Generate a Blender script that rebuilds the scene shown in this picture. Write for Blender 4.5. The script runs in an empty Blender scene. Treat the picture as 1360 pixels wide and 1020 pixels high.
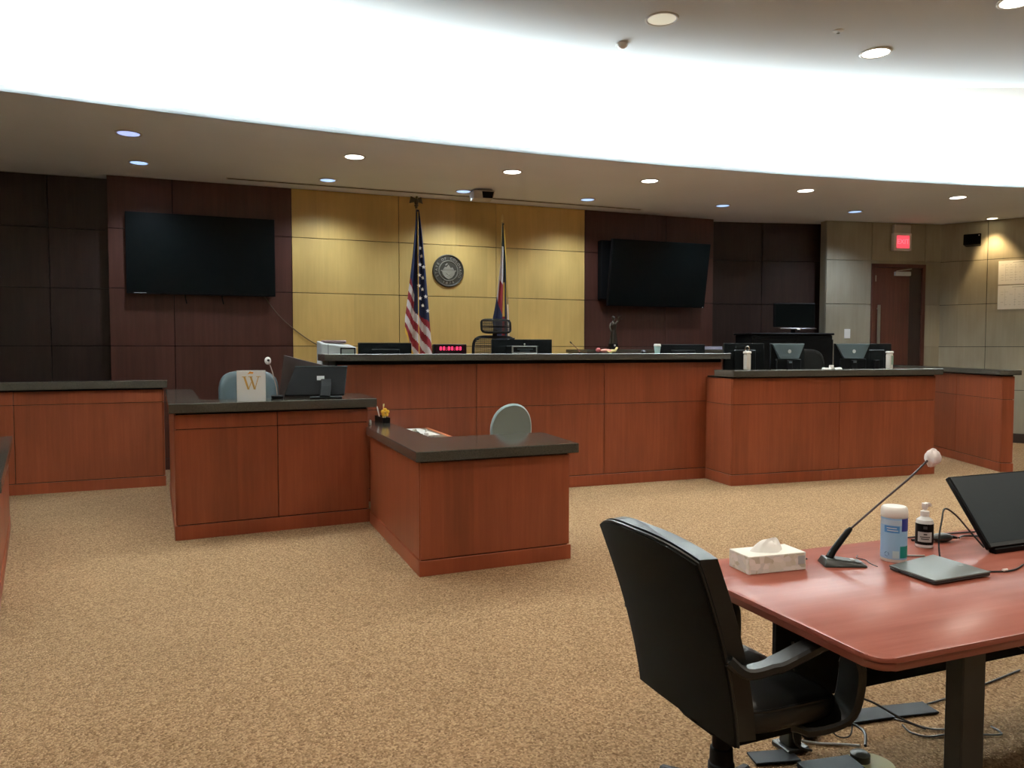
import bpy, bmesh, math, random
from mathutils import Vector, Matrix
random.seed(7)
R = math.radians
C = bpy.context.scene.collection

# ---------------------------------------------------------------- camera, world, exposure, cove light
cam_d = bpy.data.cameras.new('camera'); cam = bpy.data.objects.new('camera', cam_d); C.objects.link(cam)
cam.location = (0, 0, 1.55); cam.rotation_euler = (R(90 - 2.6), 0, R(-21.3))
cam_d.sensor_width = 36; cam_d.lens = 36 * 1021 / 1360; cam_d.clip_start = .05
bpy.context.scene.camera = cam
W = bpy.data.worlds.new('world'); bpy.context.scene.world = W; W.use_nodes = True
W.node_tree.nodes['Background'].inputs[0].default_value = (.8, .85, 1, 1)
W.node_tree.nodes['Background'].inputs[1].default_value = .02
vs = bpy.context.scene.view_settings
vs.view_transform = 'Standard'; vs.look = 'None'; vs.gamma = 1; vs.use_curve_mapping = False
vs.exposure = 0.34
COVE_W = 225.0      # watts of each cove strip
DOWN_W = 30.0      # watts of each warm downlight
WASH_W = 70.0
ROOM_W = 78.0      # watts of each downlight in the raised ceiling      # watts of each cool wall-side downlight

def lip_y(x): return 7.9 - (36 - math.sqrt(36 ** 2 - (x - 2.9) ** 2))
def inner_y(x): return 6.71 - (13.5 - math.sqrt(13.5 ** 2 - (x - 2.9) ** 2))
OX0, OX1, OY0 = -3.9, 12.5, -3.6      # ceiling opening
ZC, ZR = 3.7, 4.3
def area(name, loc, direction, sx, sy, watts, col):
    l = bpy.data.lights.new(name, 'AREA'); l.shape = 'RECTANGLE'; l.size = sx; l.size_y = sy; l.energy = watts; l.color = col
    o = bpy.data.objects.new(name, l); C.objects.link(o); o.location = loc
    z = -Vector(direction).normalized(); x = Vector((1, 0, 0)); y = z.cross(x).normalized(); x = y.cross(z)
    o.rotation_euler = Matrix((x, y, z)).transposed().to_euler(); return o
n_strip = 11; sw = (OX1 - OX0) / n_strip
for k in range(n_strip):
    x = OX0 + (k + .5) * sw
    a = area('cove_light', (x, lip_y(x) + .13, ZC + .035), (0, -.32, 1), sw * .97, .05, COVE_W * (1 + .05 * max(0, x - 3.5)), (.90, 1, .995))
    el = math.degrees(math.atan2(ZR - ZC - .035, lip_y(x) + .13 - inner_y(x))); a.data.spread = R(min(178, 2 * (72 - el) + 24))
    s = (lip_y(x + .1) - lip_y(x - .1)) / .2
    a.rotation_euler.rotate_axis('Z', 0); a.rotation_euler[2] += math.atan(s)

# ---------------------------------------------------------------- materials
MATS = {}
def mat(name, col, rough=.5, metal=0, emit=0, coat=0, spec=.5, ecol=None, trans=0, alpha=1, sheen=0):
    if name in MATS: return MATS[name]
    m = bpy.data.materials.new(name); m.use_nodes = True
    b = m.node_tree.nodes['Principled BSDF']
    b.inputs['Base Color'].default_value = (*col, 1); b.inputs['Roughness'].default_value = rough
    b.inputs['Metallic'].default_value = metal; b.inputs['Specular IOR Level'].default_value = spec
    b.inputs['Coat Weight'].default_value = coat; b.inputs['Coat Roughness'].default_value = .08
    b.inputs['Transmission Weight'].default_value = trans; b.inputs['Alpha'].default_value = alpha
    b.inputs['Sheen Weight'].default_value = sheen
    if emit:
        b.inputs['Emission Color'].default_value = (*(ecol or col), 1); b.inputs['Emission Strength'].default_value = emit
    MATS[name] = m; return m
def nd(m, t, **k):
    n = m.node_tree.nodes.new(t)
    for a, v in k.items(): setattr(n, a, v)
    return n
def lk(m, a, b): m.node_tree.links.new(a, b)
def ramp(m, fac, stops):
    r = nd(m, 'ShaderNodeValToRGB'); e = r.color_ramp.elements
    while len(e) < len(stops): e.new(.5)
    for i, (p, c) in enumerate(stops): e[i].position = p; e[i].color = (*c, 1)
    lk(m, fac, r.inputs[0]); return r.outputs[0]
def coords(m, scale, kind='Object'):
    t = nd(m, 'ShaderNodeTexCoord'); mp = nd(m, 'ShaderNodeMapping'); mp.inputs['Scale'].default_value = scale
    lk(m, t.outputs[kind], mp.inputs[0]); return mp.outputs[0]
def noise(m, vec, scale, detail=3, rough=.5):
    n = nd(m, 'ShaderNodeTexNoise'); n.inputs['Scale'].default_value = scale; n.inputs['Detail'].default_value = detail
    n.inputs['Roughness'].default_value = rough; lk(m, vec, n.inputs['Vector']); return n.outputs['Fac']
def mixc(m, fac, a, b, mode='MIX'):
    n = nd(m, 'ShaderNodeMix', data_type='RGBA', blend_type=mode)
    for s, v in ((n.inputs[0], fac), (n.inputs[6], a), (n.inputs[7], b)):
        if hasattr(v, 'links'): lk(m, v, s)
        elif isinstance(v, (int, float)): s.default_value = v
        else: s.default_value = (*v, 1)
    return n.outputs[2]
def bump(m, h, strength, dist=.01):
    b = nd(m, 'ShaderNodeBump'); b.inputs['Strength'].default_value = strength; b.inputs['Distance'].default_value = dist
    lk(m, h, b.inputs['Height']); lk(m, b.outputs[0], m.node_tree.nodes['Principled BSDF'].inputs['Normal'])
def setc(m, s): lk(m, s, m.node_tree.nodes['Principled BSDF'].inputs['Base Color'])

def wood(name, dark, mid, light, rough=.35, coat=0, horiz=False, grain=1.0, leaf=.23, spec=.5):
    if name in MATS: return MATS[name]
    m = mat(name, mid, rough, coat=coat, spec=spec); m.node_tree.nodes['Principled BSDF'].inputs['Coat Roughness'].default_value = .22
    sc = (2.2, 30, 30) if horiz else (26, 26, 1.6)
    v = coords(m, sc)
    n1 = noise(m, v, 1.0 * grain, 5, .6)
    v2 = coords(m, (1, 1, .45)); n2 = noise(m, v2, 2.2, 3, .5)
    base = ramp(m, n1, [(.3, dark), (.52, mid), (.72, light)])
    # veneer leaves: step value along x+y
    t = nd(m, 'ShaderNodeTexCoord'); sp = nd(m, 'ShaderNodeSeparateXYZ'); lk(m, t.outputs['Object'], sp.inputs[0])
    ad = nd(m, 'ShaderNodeMath', operation='ADD'); lk(m, sp.outputs[0], ad.inputs[0]); lk(m, sp.outputs[1], ad.inputs[1])
    dv = nd(m, 'ShaderNodeMath', operation='DIVIDE'); lk(m, ad.outputs[0], dv.inputs[0]); dv.inputs[1].default_value = leaf
    fl = nd(m, 'ShaderNodeMath', operation='FLOOR'); lk(m, dv.outputs[0], fl.inputs[0])
    oi = nd(m, 'ShaderNodeObjectInfo'); a2 = nd(m, 'ShaderNodeMath', operation='ADD'); lk(m, fl.outputs[0], a2.inputs[0]); lk(m, oi.outputs['Random'], a2.inputs[1])
    wn = nd(m, 'ShaderNodeTexWhiteNoise', noise_dimensions='1D'); lk(m, a2.outputs[0], wn.inputs['W'])
    g = ramp(m, wn.outputs['Value'], [(0, (.90, .90, .90)), (1, (1.07, 1.07, 1.07))])
    c = mixc(m, 1.0, base, g, 'MULTIPLY')
    g2 = ramp(m, n2, [(.3, (.84, .82, .80)), (.7, (1.08, 1.08, 1.08))])
    c = mixc(m, 1.0, c, g2, 'MULTIPLY')
    setc(m, c); bump(m, n1, .03, .002); return m

CHERRY = wood('cherry_veneer', (.235, .058, .025), (.27, .068, .029), (.305, .081, .034), .38, spec=.4)
CHERRY_D = wood('cherry_trim', (.27, .062, .026), (.30, .070, .029), (.33, .084, .034), .38, spec=.4)
DARKW = wood('dark_mahogany_panel', (.070, .026, .018), (.084, .031, .022), (.098, .037, .027), .33, spec=.5)
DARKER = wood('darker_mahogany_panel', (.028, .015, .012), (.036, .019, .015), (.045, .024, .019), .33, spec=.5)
YELW = wood('golden_maple_panel', (.61, .41, .130), (.64, .435, .140), (.67, .46, .152), .38, leaf=.49, spec=.4)
BEIGE = wood('beige_fabric_panel', (.34, .31, .235), (.36, .33, .25), (.385, .35, .27), .75, leaf=5, spec=.2)
DOORW = wood('door_veneer', (.085, .026, .018), (.11, .034, .022), (.14, .045, .03), .35)
TABLEW = wood('table_veneer', (.265, .072, .047), (.305, .088, .058), (.345, .108, .073), .7, coat=.32, horiz=True, grain=.7, leaf=.9, spec=.1)
SLAB = mat('dark_green_grey_stone', (.05, .047, .038), .2, spec=.5)
v = coords(SLAB, (1, 1, 1)); setc(SLAB, ramp(SLAB, noise(SLAB, v, 160, 2), [(.35, (.052, .050, .041)), (.6, (.088, .080, .064))]))
SLAB.node_tree.nodes['Principled BSDF'].inputs['Roughness'].default_value = .12
SOFFIT = mat('soffit_paint', (.80, .85, .91), .85, spec=.2)
v = coords(SOFFIT, (1, 1, 1)); setc(SOFFIT, ramp(SOFFIT, noise(SOFFIT, v, 1.3, 2), [(.3, (.79, .84, .90)), (.7, (.82, .87, .93))]))
COVE = mat('cove_white_paint', (.93, .95, .95), .9, spec=.1)
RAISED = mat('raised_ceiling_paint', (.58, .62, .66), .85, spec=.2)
WHITE = mat('white_plastic', (.9, .9, .88), .4)
BLACK = mat('black_plastic', (.004, .004, .0045), .5, spec=.12)
BLACKM = mat('black_matte', (.005, .005, .005), .8, spec=.08)
MONB = mat('monitor_back_plastic', (.0035, .0045, .005), .55, spec=.1)
SCREEN = mat('dark_glass_screen', (.003, .005, .005), .3, spec=.15)
GREYP = mat('grey_plastic', (.06, .08, .085), .45, spec=.3)
LGREY = mat('light_grey_plastic', (.55, .58, .58), .45)
CHROME = mat('chrome', (.75, .75, .74), .18, 1)
STEEL = mat('brushed_steel', (.5, .48, .43), .35, 1)
BRASS = mat('brass', (.65, .48, .2), .3, 1)
BRONZE = mat('dark_bronze', (.07, .06, .05), .3, .9)
PEWTER = mat('seal_bronze', (.075, .066, .045), .5, .4)
PEWTERL = mat('seal_relief', (.42, .40, .32), .4, .7)
LEATHER = mat('black_leather', (.009, .0095, .009), .40, spec=.45)
v = coords(LEATHER, (1, 1, 1)); bump(LEATHER, noise(LEATHER, v, 90, 3), .08, .002)
SHELL = mat('chair_shell_fabric', (.0055, .005, .004), .8, spec=.12)
CHAIRF = mat('blue_grey_upholstery', (.24, .31, .31), .85, sheen=.2)
CHAIRW = mat('slate_vinyl', (.055, .080, .088), .5)
MESH = mat('chair_mesh', (.016, .017, .015), .7)
PAPER = mat('paper', (.85, .84, .80), .8)
RUBBER = mat('black_rubber', (.011, .012, .014), .7, spec=.25)
CABLE = mat('black_cable', (.012, .012, .012), .45)
CABLEG = mat('grey_cable', (.35, .34, .32), .5)
CARPET = mat('loop_carpet', (.4, .25, .14), .95, spec=.05)
v = coords(CARPET, (1, 1, 1))
vo = nd(CARPET, 'ShaderNodeTexVoronoi'); vo.inputs['Scale'].default_value = 120; lk(CARPET, v, vo.inputs['Vector'])
nz = noise(CARPET, v, 260, 2, .6); nb = noise(CARPET, v, 75, 3, .6); nl = noise(CARPET, v, 1.1, 3)
c1 = ramp(CARPET, vo.outputs['Color'], [(.1, (.180, .107, .056)), (.45, (.305, .190, .103)), (.9, (.47, .315, .185))])
c2 = ramp(CARPET, nb, [(.3, (.84, .83, .82)), (.7, (1.12, 1.12, 1.12))])
c3 = ramp(CARPET, nl, [(.3, (.93, .93, .92)), (.7, (1.05, 1.05, 1.05))])
c = mixc(CARPET, 1., c1, c2, 'MULTIPLY'); setc(CARPET, mixc(CARPET, 1., c, c3, 'MULTIPLY'))
inv = nd(CARPET, 'ShaderNodeMath', operation='SUBTRACT'); inv.inputs[0].default_value = 1; lk(CARPET, vo.outputs['Distance'], inv.inputs[1])
bump(CARPET, inv.outputs[0], .8, .008)

# ---------------------------------------------------------------- mesh helpers
class B:
    def __init__(s): s.bm = bmesh.new()
    def _tag(s, n0, mi):
        s.bm.faces.ensure_lookup_table()
        for f in list(s.bm.faces)[n0:]: f.material_index = mi
    def hull8(s, c, bev=0, seg=1, mi=0):
        n0 = len(s.bm.faces)
        v = [s.bm.verts.new(p) for p in c]
        fs = [s.bm.faces.new([v[i] for i in f]) for f in ((0, 3, 2, 1), (4, 5, 6, 7), (0, 1, 5, 4), (1, 2, 6, 5), (2, 3, 7, 6), (3, 0, 4, 7))]
        if bev: bmesh.ops.bevel(s.bm, geom=list({e for f in fs for e in f.edges}), offset=bev, segments=seg, affect='EDGES', profile=.5)
        s._tag(n0, mi); return s
    def box(s, x0, x1, y0, y1, z0, z1, bev=0, seg=1, mi=0):
        return s.hull8([(x0, y0, z0), (x1, y0, z0), (x1, y1, z0), (x0, y1, z0), (x0, y0, z1), (x1, y0, z1), (x1, y1, z1), (x0, y1, z1)], bev, seg, mi)
    def obox(s, p, q, u0, u1, n0, n1, z0, z1, bev=0, seg=1, mi=0):
        p = Vector(p); d = (Vector(q) - p).normalized(); n = Vector((d.y, -d.x))
        def P(u, w, z): a = p + d * u + n * w; return (a.x, a.y, z)
        return s.hull8([P(u0, n1, z0), P(u1, n1, z0), P(u1, n0, z0), P(u0, n0, z0), P(u0, n1, z1), P(u1, n1, z1), P(u1, n0, z1), P(u0, n0, z1)], bev, seg, mi)
    def prism(s, pts, z0, z1, bev=0, seg=1, mi=0):
        n0 = len(s.bm.faces)
        a = [s.bm.verts.new((x, y, z0)) for x, y in pts]; b = [s.bm.verts.new((x, y, z1)) for x, y in pts]
        n = len(pts); fs = [s.bm.faces.new(a[::-1]), s.bm.faces.new(b)]
        for i in range(n): fs.append(s.bm.faces.new((a[i], a[(i + 1) % n], b[(i + 1) % n], b[i])))
        if bev: bmesh.ops.bevel(s.bm, geom=list(set(fs[0].edges) | set(fs[1].edges)), offset=bev, segments=seg, affect='EDGES', profile=.5)
        s._tag(n0, mi); return s
    def yprism(s, pts, y0, y1, bev=0, seg=1, mi=0):      # outline in x,z
        n0 = len(s.bm.faces)
        a = [s.bm.verts.new((x, y0, z)) for x, z in pts]; b = [s.bm.verts.new((x, y1, z)) for x, z in pts]
        n = len(pts); fs = [s.bm.faces.new(a), s.bm.faces.new(b[::-1])]
        for i in range(n): fs.append(s.bm.faces.new((a[(i + 1) % n], a[i], b[i], b[(i + 1) % n])))
        if bev: bmesh.ops.bevel(s.bm, geom=list(set(fs[0].edges) | set(fs[1].edges)), offset=bev, segments=seg, affect='EDGES', profile=.5)
        s._tag(n0, mi); return s
    def tube(s, pts, r, n=8, r2=None, lat=None, cap=True, mi=0):
        pts = [Vector(p) for p in pts]; n0 = len(s.bm.faces); rings = []
        rr = r if isinstance(r, (list, tuple)) else [r] * len(pts)
        for i, p in enumerate(pts):
            t = (pts[min(i + 1, len(pts) - 1)] - pts[max(i - 1, 0)]).normalized()
            if lat is not None: u = Vector(lat); u = (u - t * u.dot(t)).normalized()
            elif i == 0:
                u = t.cross(Vector((0, 0, 1)))
                if u.length < .1: u = t.cross(Vector((1, 0, 0)))
                u.normalize()
            else: u = (pu - t * pu.dot(t)).normalized()
            pu = u; w = t.cross(u); k = rr[i] / (rr[0] or 1)
            b_ = (r2 if r2 is not None else rr[0]) * k
            rings.append([s.bm.verts.new(p + u * rr[i] * math.cos(2 * math.pi * j / n) + w * b_ * math.sin(2 * math.pi * j / n)) for j in range(n)])
        for a, b in zip(rings, rings[1:]):
            for j in range(n): s.bm.faces.new((a[j], a[(j + 1) % n], b[(j + 1) % n], b[j]))
        if cap: s.bm.faces.new(rings[0][::-1]); s.bm.faces.new(rings[-1])
        s._tag(n0, mi); return s
    def flat(s, pts, w, h, lat, mi=0, bev=0):            # rectangular bar swept along a path
        pts = [Vector(p) for p in pts]; n0 = len(s.bm.faces); rings = []
        ww = w if isinstance(w, (list, tuple)) else [w] * len(pts)
        for i, p in enumerate(pts):
            t = (pts[min(i + 1, len(pts) - 1)] - pts[max(i - 1, 0)]).normalized()
            u = Vector(lat); u = (u - t * u.dot(t)).normalized(); v = t.cross(u); a = ww[i] / 2; b = h / 2; c = min(a, b) * .45
            prof = [(a, b - c), (a - c, b), (-a + c, b), (-a, b - c), (-a, -b + c), (-a + c, -b), (a - c, -b), (a, -b + c)]
            rings.append([s.bm.verts.new(p + u * x + v * y) for x, y in prof])
        for a, b in zip(rings, rings[1:]):
            for j in range(8): s.bm.faces.new((a[j], a[(j + 1) % 8], b[(j + 1) % 8], b[j]))
        s.bm.faces.new(rings[0][::-1]); s.bm.faces.new(rings[-1]); s._tag(n0, mi); return s
    def lathe(s, prof, c=(0, 0, 0), n=24, mi=0, axis='z'):
        n0 = len(s.bm.faces); rings = []
        def P(r, z, a):
            x, y = r * math.cos(a), r * math.sin(a)
            q = (x, y, z) if axis == 'z' else ((x, -z, y) if axis == 'y' else (z, x, y))
            return (c[0] + q[0], c[1] + q[1], c[2] + q[2])
        for r, z in prof:
            rings.append([s.bm.verts.new(P(0, z, 0))] if r <= 1e-6 else [s.bm.verts.new(P(r, z, 2 * math.pi * j / n)) for j in range(n)])
        for a, b in zip(rings, rings[1:]):
            for j in range(n):
                k = (j + 1) % n
                if len(a) == 1 and len(b) == 1: continue
                if len(a) == 1: s.bm.faces.new((a[0], b[k], b[j]))
                elif len(b) == 1: s.bm.faces.new((a[j], a[k], b[0]))
                else: s.bm.faces.new((a[j], a[k], b[k], b[j]))
        s._tag(n0, mi); return s
    def grid(s, P, nu, nv, mi=None, closeu=False):
        vs = [[s.bm.verts.new(P(i / nu, j / nv)) for j in range(nv + 1)] for i in range(nu + (0 if closeu else 1))]
        for i in range(nu):
            for j in range(nv):
                a = vs[i]; b = vs[(i + 1) % len(vs)]
                f = s.bm.faces.new((a[j], b[j], b[j + 1], a[j + 1]))
                if mi: f.material_index = mi((i + .5) / nu, (j + .5) / nv)
        return s
    def ell(s, c, rx, ry, rz, n=12, m=8, mi=0):
        n0 = len(s.bm.faces)
        rings = []
        for i in range(m + 1):
            a = math.pi * i / m - math.pi / 2
            if i in (0, m): rings.append([s.bm.verts.new((c[0], c[1], c[2] + rz * math.sin(a)))])
            else: rings.append([s.bm.verts.new((c[0] + rx * math.cos(a) * math.cos(2 * math.pi * j / n), c[1] + ry * math.cos(a) * math.sin(2 * math.pi * j / n), c[2] + rz * math.sin(a))) for j in range(n)])
        for a, b in zip(rings, rings[1:]):
            for j in range(n):
                k = (j + 1) % n
                if len(a) == 1: s.bm.faces.new((a[0], b[k], b[j]))
                elif len(b) == 1: s.bm.faces.new((a[j], a[k], b[0]))
                else: s.bm.faces.new((a[j], a[k], b[k], b[j]))
        s._tag(n0, mi); return s
    def rot(s, axis, ang, c):
        bmesh.ops.rotate(s.bm, cent=c, matrix=Matrix.Rotation(ang, 3, axis), verts=s.bm.verts); return s
    def move(s, v): bmesh.ops.translate(s.bm, vec=v, verts=s.bm.verts); return s

def wmat(o):
    m = Matrix.Identity(4)
    while o is not None: m = o.matrix_basis @ m; o = o.parent
    return m
def mk(name, b, m, parent=None, smooth=False, world=False, label=None, angle=35):
    """link the bmesh as one object; world=True: the geometry is given in room coordinates"""
    me = bpy.data.meshes.new(name)
    bmesh.ops.recalc_face_normals(b.bm, faces=b.bm.faces)
    if parent is not None and world: b.bm.transform(wmat(parent).inverted())
    loc = None
    if parent is None:
        xs = [v.co for v in b.bm.verts]
        loc = Vector(((min(v.x for v in xs) + max(v.x for v in xs)) / 2, (min(v.y for v in xs) + max(v.y for v in xs)) / 2, min(v.z for v in xs)))
        b.bm.transform(Matrix.Translation(-loc))
    b.bm.to_mesh(me); b.bm.free()
    for q in (m if isinstance(m, (list, tuple)) else [m]): me.materials.append(q)
    if smooth:
        me.polygons.foreach_set('use_smooth', [True] * len(me.polygons))
        try: me.set_sharp_from_angle(angle=R(angle))
        except Exception: pass
    o = bpy.data.objects.new(name, me); C.objects.link(o)
    if parent is not None: o.parent = parent
    if loc is not None: o.location = loc
    if label: o['label'] = label
    return o
def thing(name, label, cat, loc=(0, 0, 0), rz=0, group=None):
    o = bpy.data.objects.new(name, None); C.objects.link(o); o.location = loc; o.rotation_euler = (0, 0, rz)
    o['label'] = label; o['category'] = cat
    if group: o['group'] = group
    o.empty_display_size = .1; return o
def tag(o, label, cat, group=None):
    o['label'] = label; o['category'] = cat
    if group: o['group'] = group
    return o
def struct(name, b, m, parent=None, smooth=False, world=True):
    o = mk(name, b, m, parent, smooth, world)
    if parent is None: o['kind'] = 'structure'
    return o
def text_mesh(txt, size, m, parent, matrix, depth=.0008, name='lettering', align='CENTER', space=1.0):
    cu = bpy.data.curves.new('t', 'FONT'); cu.body = txt; cu.size = size; cu.extrude = depth; cu.align_x = align; cu.align_y = 'CENTER'
    cu.space_character = space; cu.resolution_u = 3
    t = bpy.data.objects.new('t', cu); C.objects.link(t)
    me = bpy.data.meshes.new_from_object(t.evaluated_get(bpy.context.evaluated_depsgraph_get()))
    bpy.data.objects.remove(t); me.name = name; me.materials.clear(); me.materials.append(m)
    me.transform(matrix)
    o = bpy.data.objects.new(name, me); C.objects.link(o); o.parent = parent; return o
FRONT = Matrix.Rotation(R(90), 4, 'X')       # text upright, read from -Y
def curve(pts, n=8):
    """Catmull-Rom through the points"""
    p = [Vector(a) for a in pts]; p = [p[0]] + p + [p[-1]]; out = []
    for i in range(1, len(p) - 2):
        for k in range(n):
            t = k / n; a, b, c, d = p[i - 1:i + 3]
            out.append(.5 * ((2 * b) + (c - a) * t + (2 * a - 5 * b + 4 * c - d) * t * t + (3 * b - a - 3 * c + d) * t ** 3))
    out.append(p[-2]); return out

# ---------------------------------------------------------------- room shell
struct('floor', B().box(-4.8, 14.4, -5.2, 11.4, -.06, 0), CARPET)
platform = [(1.2, 7.9), (5.55, 7.9), (5.62, 7.3), (8.25, 7.12), (8.25, 9.0), (10.3, 9.0), (10.75, 10.05), (9.6, 10.2), (9.6, 10.4), (7.9, 10.8), (7.76, 10.74), (1.2, 10.74)]
struct('floor_raised', B().prism(platform, .001, .5), CARPET)

def wall(name, p, q, us, m, zs=(0.0, .15, .87, 1.59, 2.31, 3.05, 3.7), gap=.008, holes=(), back=None):
    """backing wall from p to q; every board between the joints is a panel of its own, 2 cm proud"""
    p = Vector(p); q = Vector(q); L = (q - p).length
    w = struct(name, B().obox(p, q, 0, L, -.16, 0, 0, 3.98), back or BLACKM)
    us = [0] + list(us) + [L]
    for i in range(len(us) - 1):
        for j in range(len(zs) - 1):
            u0, u1, z0, z1 = us[i], us[i + 1], zs[j], zs[j + 1]
            rects = [(u0, u1, z0, z1)]
            for h in holes:
                new = []
                for (a, b, c, d) in rects:
                    if h[0] < b and h[1] > a and h[2] < d and h[3] > c:
                        if a < h[0]: new.append((a, h[0], c, d))
                        if b > h[1]: new.append((h[1], b, c, d))
                        if d > h[3]: new.append((max(a, h[0]), min(b, h[1]), h[3], d))
                        if c < h[2]: new.append((max(a, h[0]), min(b, h[1]), c, h[2]))
                    else: new.append((a, b, c, d))
                rects = new
            for (a, b, c, d) in rects:
                if b - a < .03 or d - c < .03: continue
                mk('panel', B().obox(p, q, a + gap / 2, b - gap / 2, .0, .022, c + gap / 2, d - gap / 2, .0015), m, w, world=True)
    return w
wall('wall_back_recess', (-4.7, 11.022), (-1.18, 11.022), (1.38, 2.84), DARKER)
wall('wall_back_left', (-1.18, 10.772), (1.02, 10.772), (.74,), DARKW)
wall('wall_back_center', (1.02, 10.772), (5.4, 10.772), (1.46, 2.92), YELW)
wall('wall_back_right', (5.4, 10.772), (7.78, 10.772), (1.46,), DARKW)
wall('wall_back_alcove', (7.8, 11.0), (10.3, 10.4), (1.0,), DARKER)
DP, DQ = Vector((9.63, 10.19)), Vector((11.8, 9.80)); DL = (DQ - DP).length
door_u0, door_u1, DZ0, DZ1 = .85, 1.88, .5, 3.0
wb = wall('wall_door', DP, DQ, (door_u0, door_u1), BEIGE, holes=((door_u0, door_u1, 0, DZ1),), back=BEIGE)
wall('wall_right', (11.8, 9.80), (12.5, 8.62), (.7,), BEIGE)
wall('wall_right_near', (12.5, 8.62), (14.2, 5.7), (1.4, 2.8), BEIGE)
wall('wall_right_side', (14.2, 5.7), (14.2, -5), (3.5, 7), BEIGE)
wall('wall_left', (-4.7, -5), (-4.7, 11.02), (4, 8, 12), BEIGE)
wall('wall_front', (14.2, -5), (-4.7, -5), (4.7, 9.4, 14.1), BEIGE)
BASEM = mat('dark_brown_base', (.035, .018, .012), .5)
struct('baseboard_right', B().obox((11.8, 9.80), (12.5, 8.62), 0, 1.372, .022, .034, .0, .15, .002), BASEM)
struct('baseboard_right_near', B().obox((12.5, 8.62), (14.2, 5.7), 0, 3.38, .022, .034, .0, .15, .002), BASEM)

# soffit (lower ceiling), with the curved opening, then cove and raised ceiling
N = 48; xs = [OX0 + (OX1 - OX0) * i / N for i in range(N + 1)]
b = B()
pts = [(x, lip_y(x)) for x in xs]
b.prism([(-4.86, 11.4)] + [(-4.86, lip_y(OX0))] + pts + [(14.4, lip_y(OX1)), (14.4, 11.4)], ZC, ZC + .02)
b.box(-4.86, OX0, -5.2, lip_y(OX0), ZC, ZC + .02); b.box(OX1, 14.4, -5.2, lip_y(OX1), ZC, ZC + .02); b.box(OX0, OX1, -5.2, OY0, ZC, ZC + .02)
struct('ceiling', b, SOFFIT)
b = B()       # lip upstand
for x0, x1 in zip(xs, xs[1:]):
    y0, y1 = lip_y(x0), lip_y(x1)
    b.hull8([(x0, y0, ZC), (x1, y1, ZC), (x1, y1 + .02, ZC), (x0, y0 + .02, ZC), (x0, y0, ZC + .055), (x1, y1, ZC + .055), (x1, y1 + .02, ZC + .055), (x0, y0 + .02, ZC + .055)])
struct('trim_1', b, SOFFIT)
def cove_pt(s, t):
    x = OX0 + (OX1 - OX0) * s; yo = lip_y(x) + .5; yi = inner_y(x); w = t ** 1.6
    return (x, yo + (yi - yo) * w, ZC + .02 + (ZR - ZC - .02) * (.62 * w + .38 * (1 - (1 - w) ** 5)))
b = B().grid(cove_pt, N, 20)
for s in (0, 1):      # side closures of the raised part
    x = OX0 + (OX1 - OX0) * s
    poly = [cove_pt(s, t / 20) for t in range(21)]
    f = [b.bm.verts.new(p) for p in poly] + [b.bm.verts.new((x, OY0, ZR)), b.bm.verts.new((x, OY0, ZC + .02))]
    b.bm.faces.new(f)
b.bm.faces.new([b.bm.verts.new(p) for p in ((OX0, OY0, ZC + .02), (OX1, OY0, ZC + .02), (OX1, OY0, ZR), (OX0, OY0, ZR))])
struct('ceiling_cove', b, COVE, smooth=True)
b = B(); b.prism([(OX0, OY0), (OX1, OY0)] + [(x, inner_y(x)) for x in xs[::-1]], ZR, ZR + .02)
struct('ceiling_raised', b, RAISED)
VENT = mat('vent_dark', (.10, .10, .10), .6)

# ---------------------------------------------------------------- ceiling fittings
RING = mat('downlight_trim', (.62, .62, .6), .5)
def lens(name, col, e): return mat(name, col, .4, emit=e)
L_WARM = lens('lamp_warm', (1, .97, .88), 4.0); L_COOL = lens('lamp_cool', (.42, .62, 1), .95); L_OFF_GLOW = mat('lamp_off_glow', (.85, .83, .68), .25, emit=.35); L_AMB = lens('lamp_amber', (1, .86, .55), 7)  # off lens: faint glow added to its colour, though that lamp is unlit
L_BLUE = lens('lamp_blue', (.45, .55, 1), .85)
def downlight(x, y, z, label, lensm, watts, col, size=R(125), blend=.5, r=.105, group=None, aim=(0, 0, -1), rad=.07):
    t = thing('ceiling_downlight', label, 'light', (x, y, z), 0, group)
    mk('trim_ring', B().lathe([(r + .022, 0), (r + .022, -.006), (r + .01, -.010), (r, -.007), (r - .004, -.0)], n=28), RING, t, True)
    mk('lamp_lens', B().lathe([(0, -.0045), (r * .6, -.0055), (r - .002, -.004), (r - .002, -.0005)], n=28), lensm, t, True)
    if watts:
        l = bpy.data.lights.new('downlight_beam', 'SPOT'); l.energy = watts; l.color = col; l.spot_size = size; l.spot_blend = blend; l.shadow_soft_size = rad
        o = bpy.data.objects.new('downlight_beam', l); C.objects.link(o); o.location = (x, y, z - .09)
        o.rotation_euler = Vector(aim).to_track_quat('-Z', 'Y').to_euler()
    return t
WARM = (1, .90, .76); COOL = (.72, .85, 1)
row1 = [(-.74, 8.63, 'bluish', L_BLUE, 'first round downlight from the left in the row nearer the white cove, bluish glow'),
        (1.52, 8.75, '', L_WARM, 'white round downlight above the left tall desk, beside the white cove'),
        (3.43, 8.79, '', L_WARM, 'white round downlight above the right-hand flag, beside the white cove'),
        (5.25, 8.62, '', L_WARM, 'white round downlight above the left end of the right television, beside the white cove'),
        (7.54, 8.37, '', L_WARM, 'white round downlight above the wide right desk, beside the white cove'),
        (9.89, 7.96, '', L_WARM, 'white round downlight beyond the exit sign side, last of the row beside the white cove')]
for x, y, k, lm, lb in row1: downlight(x, y, ZC, lb, lm, DOWN_W * (.5 if k else 1), WARM)
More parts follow.
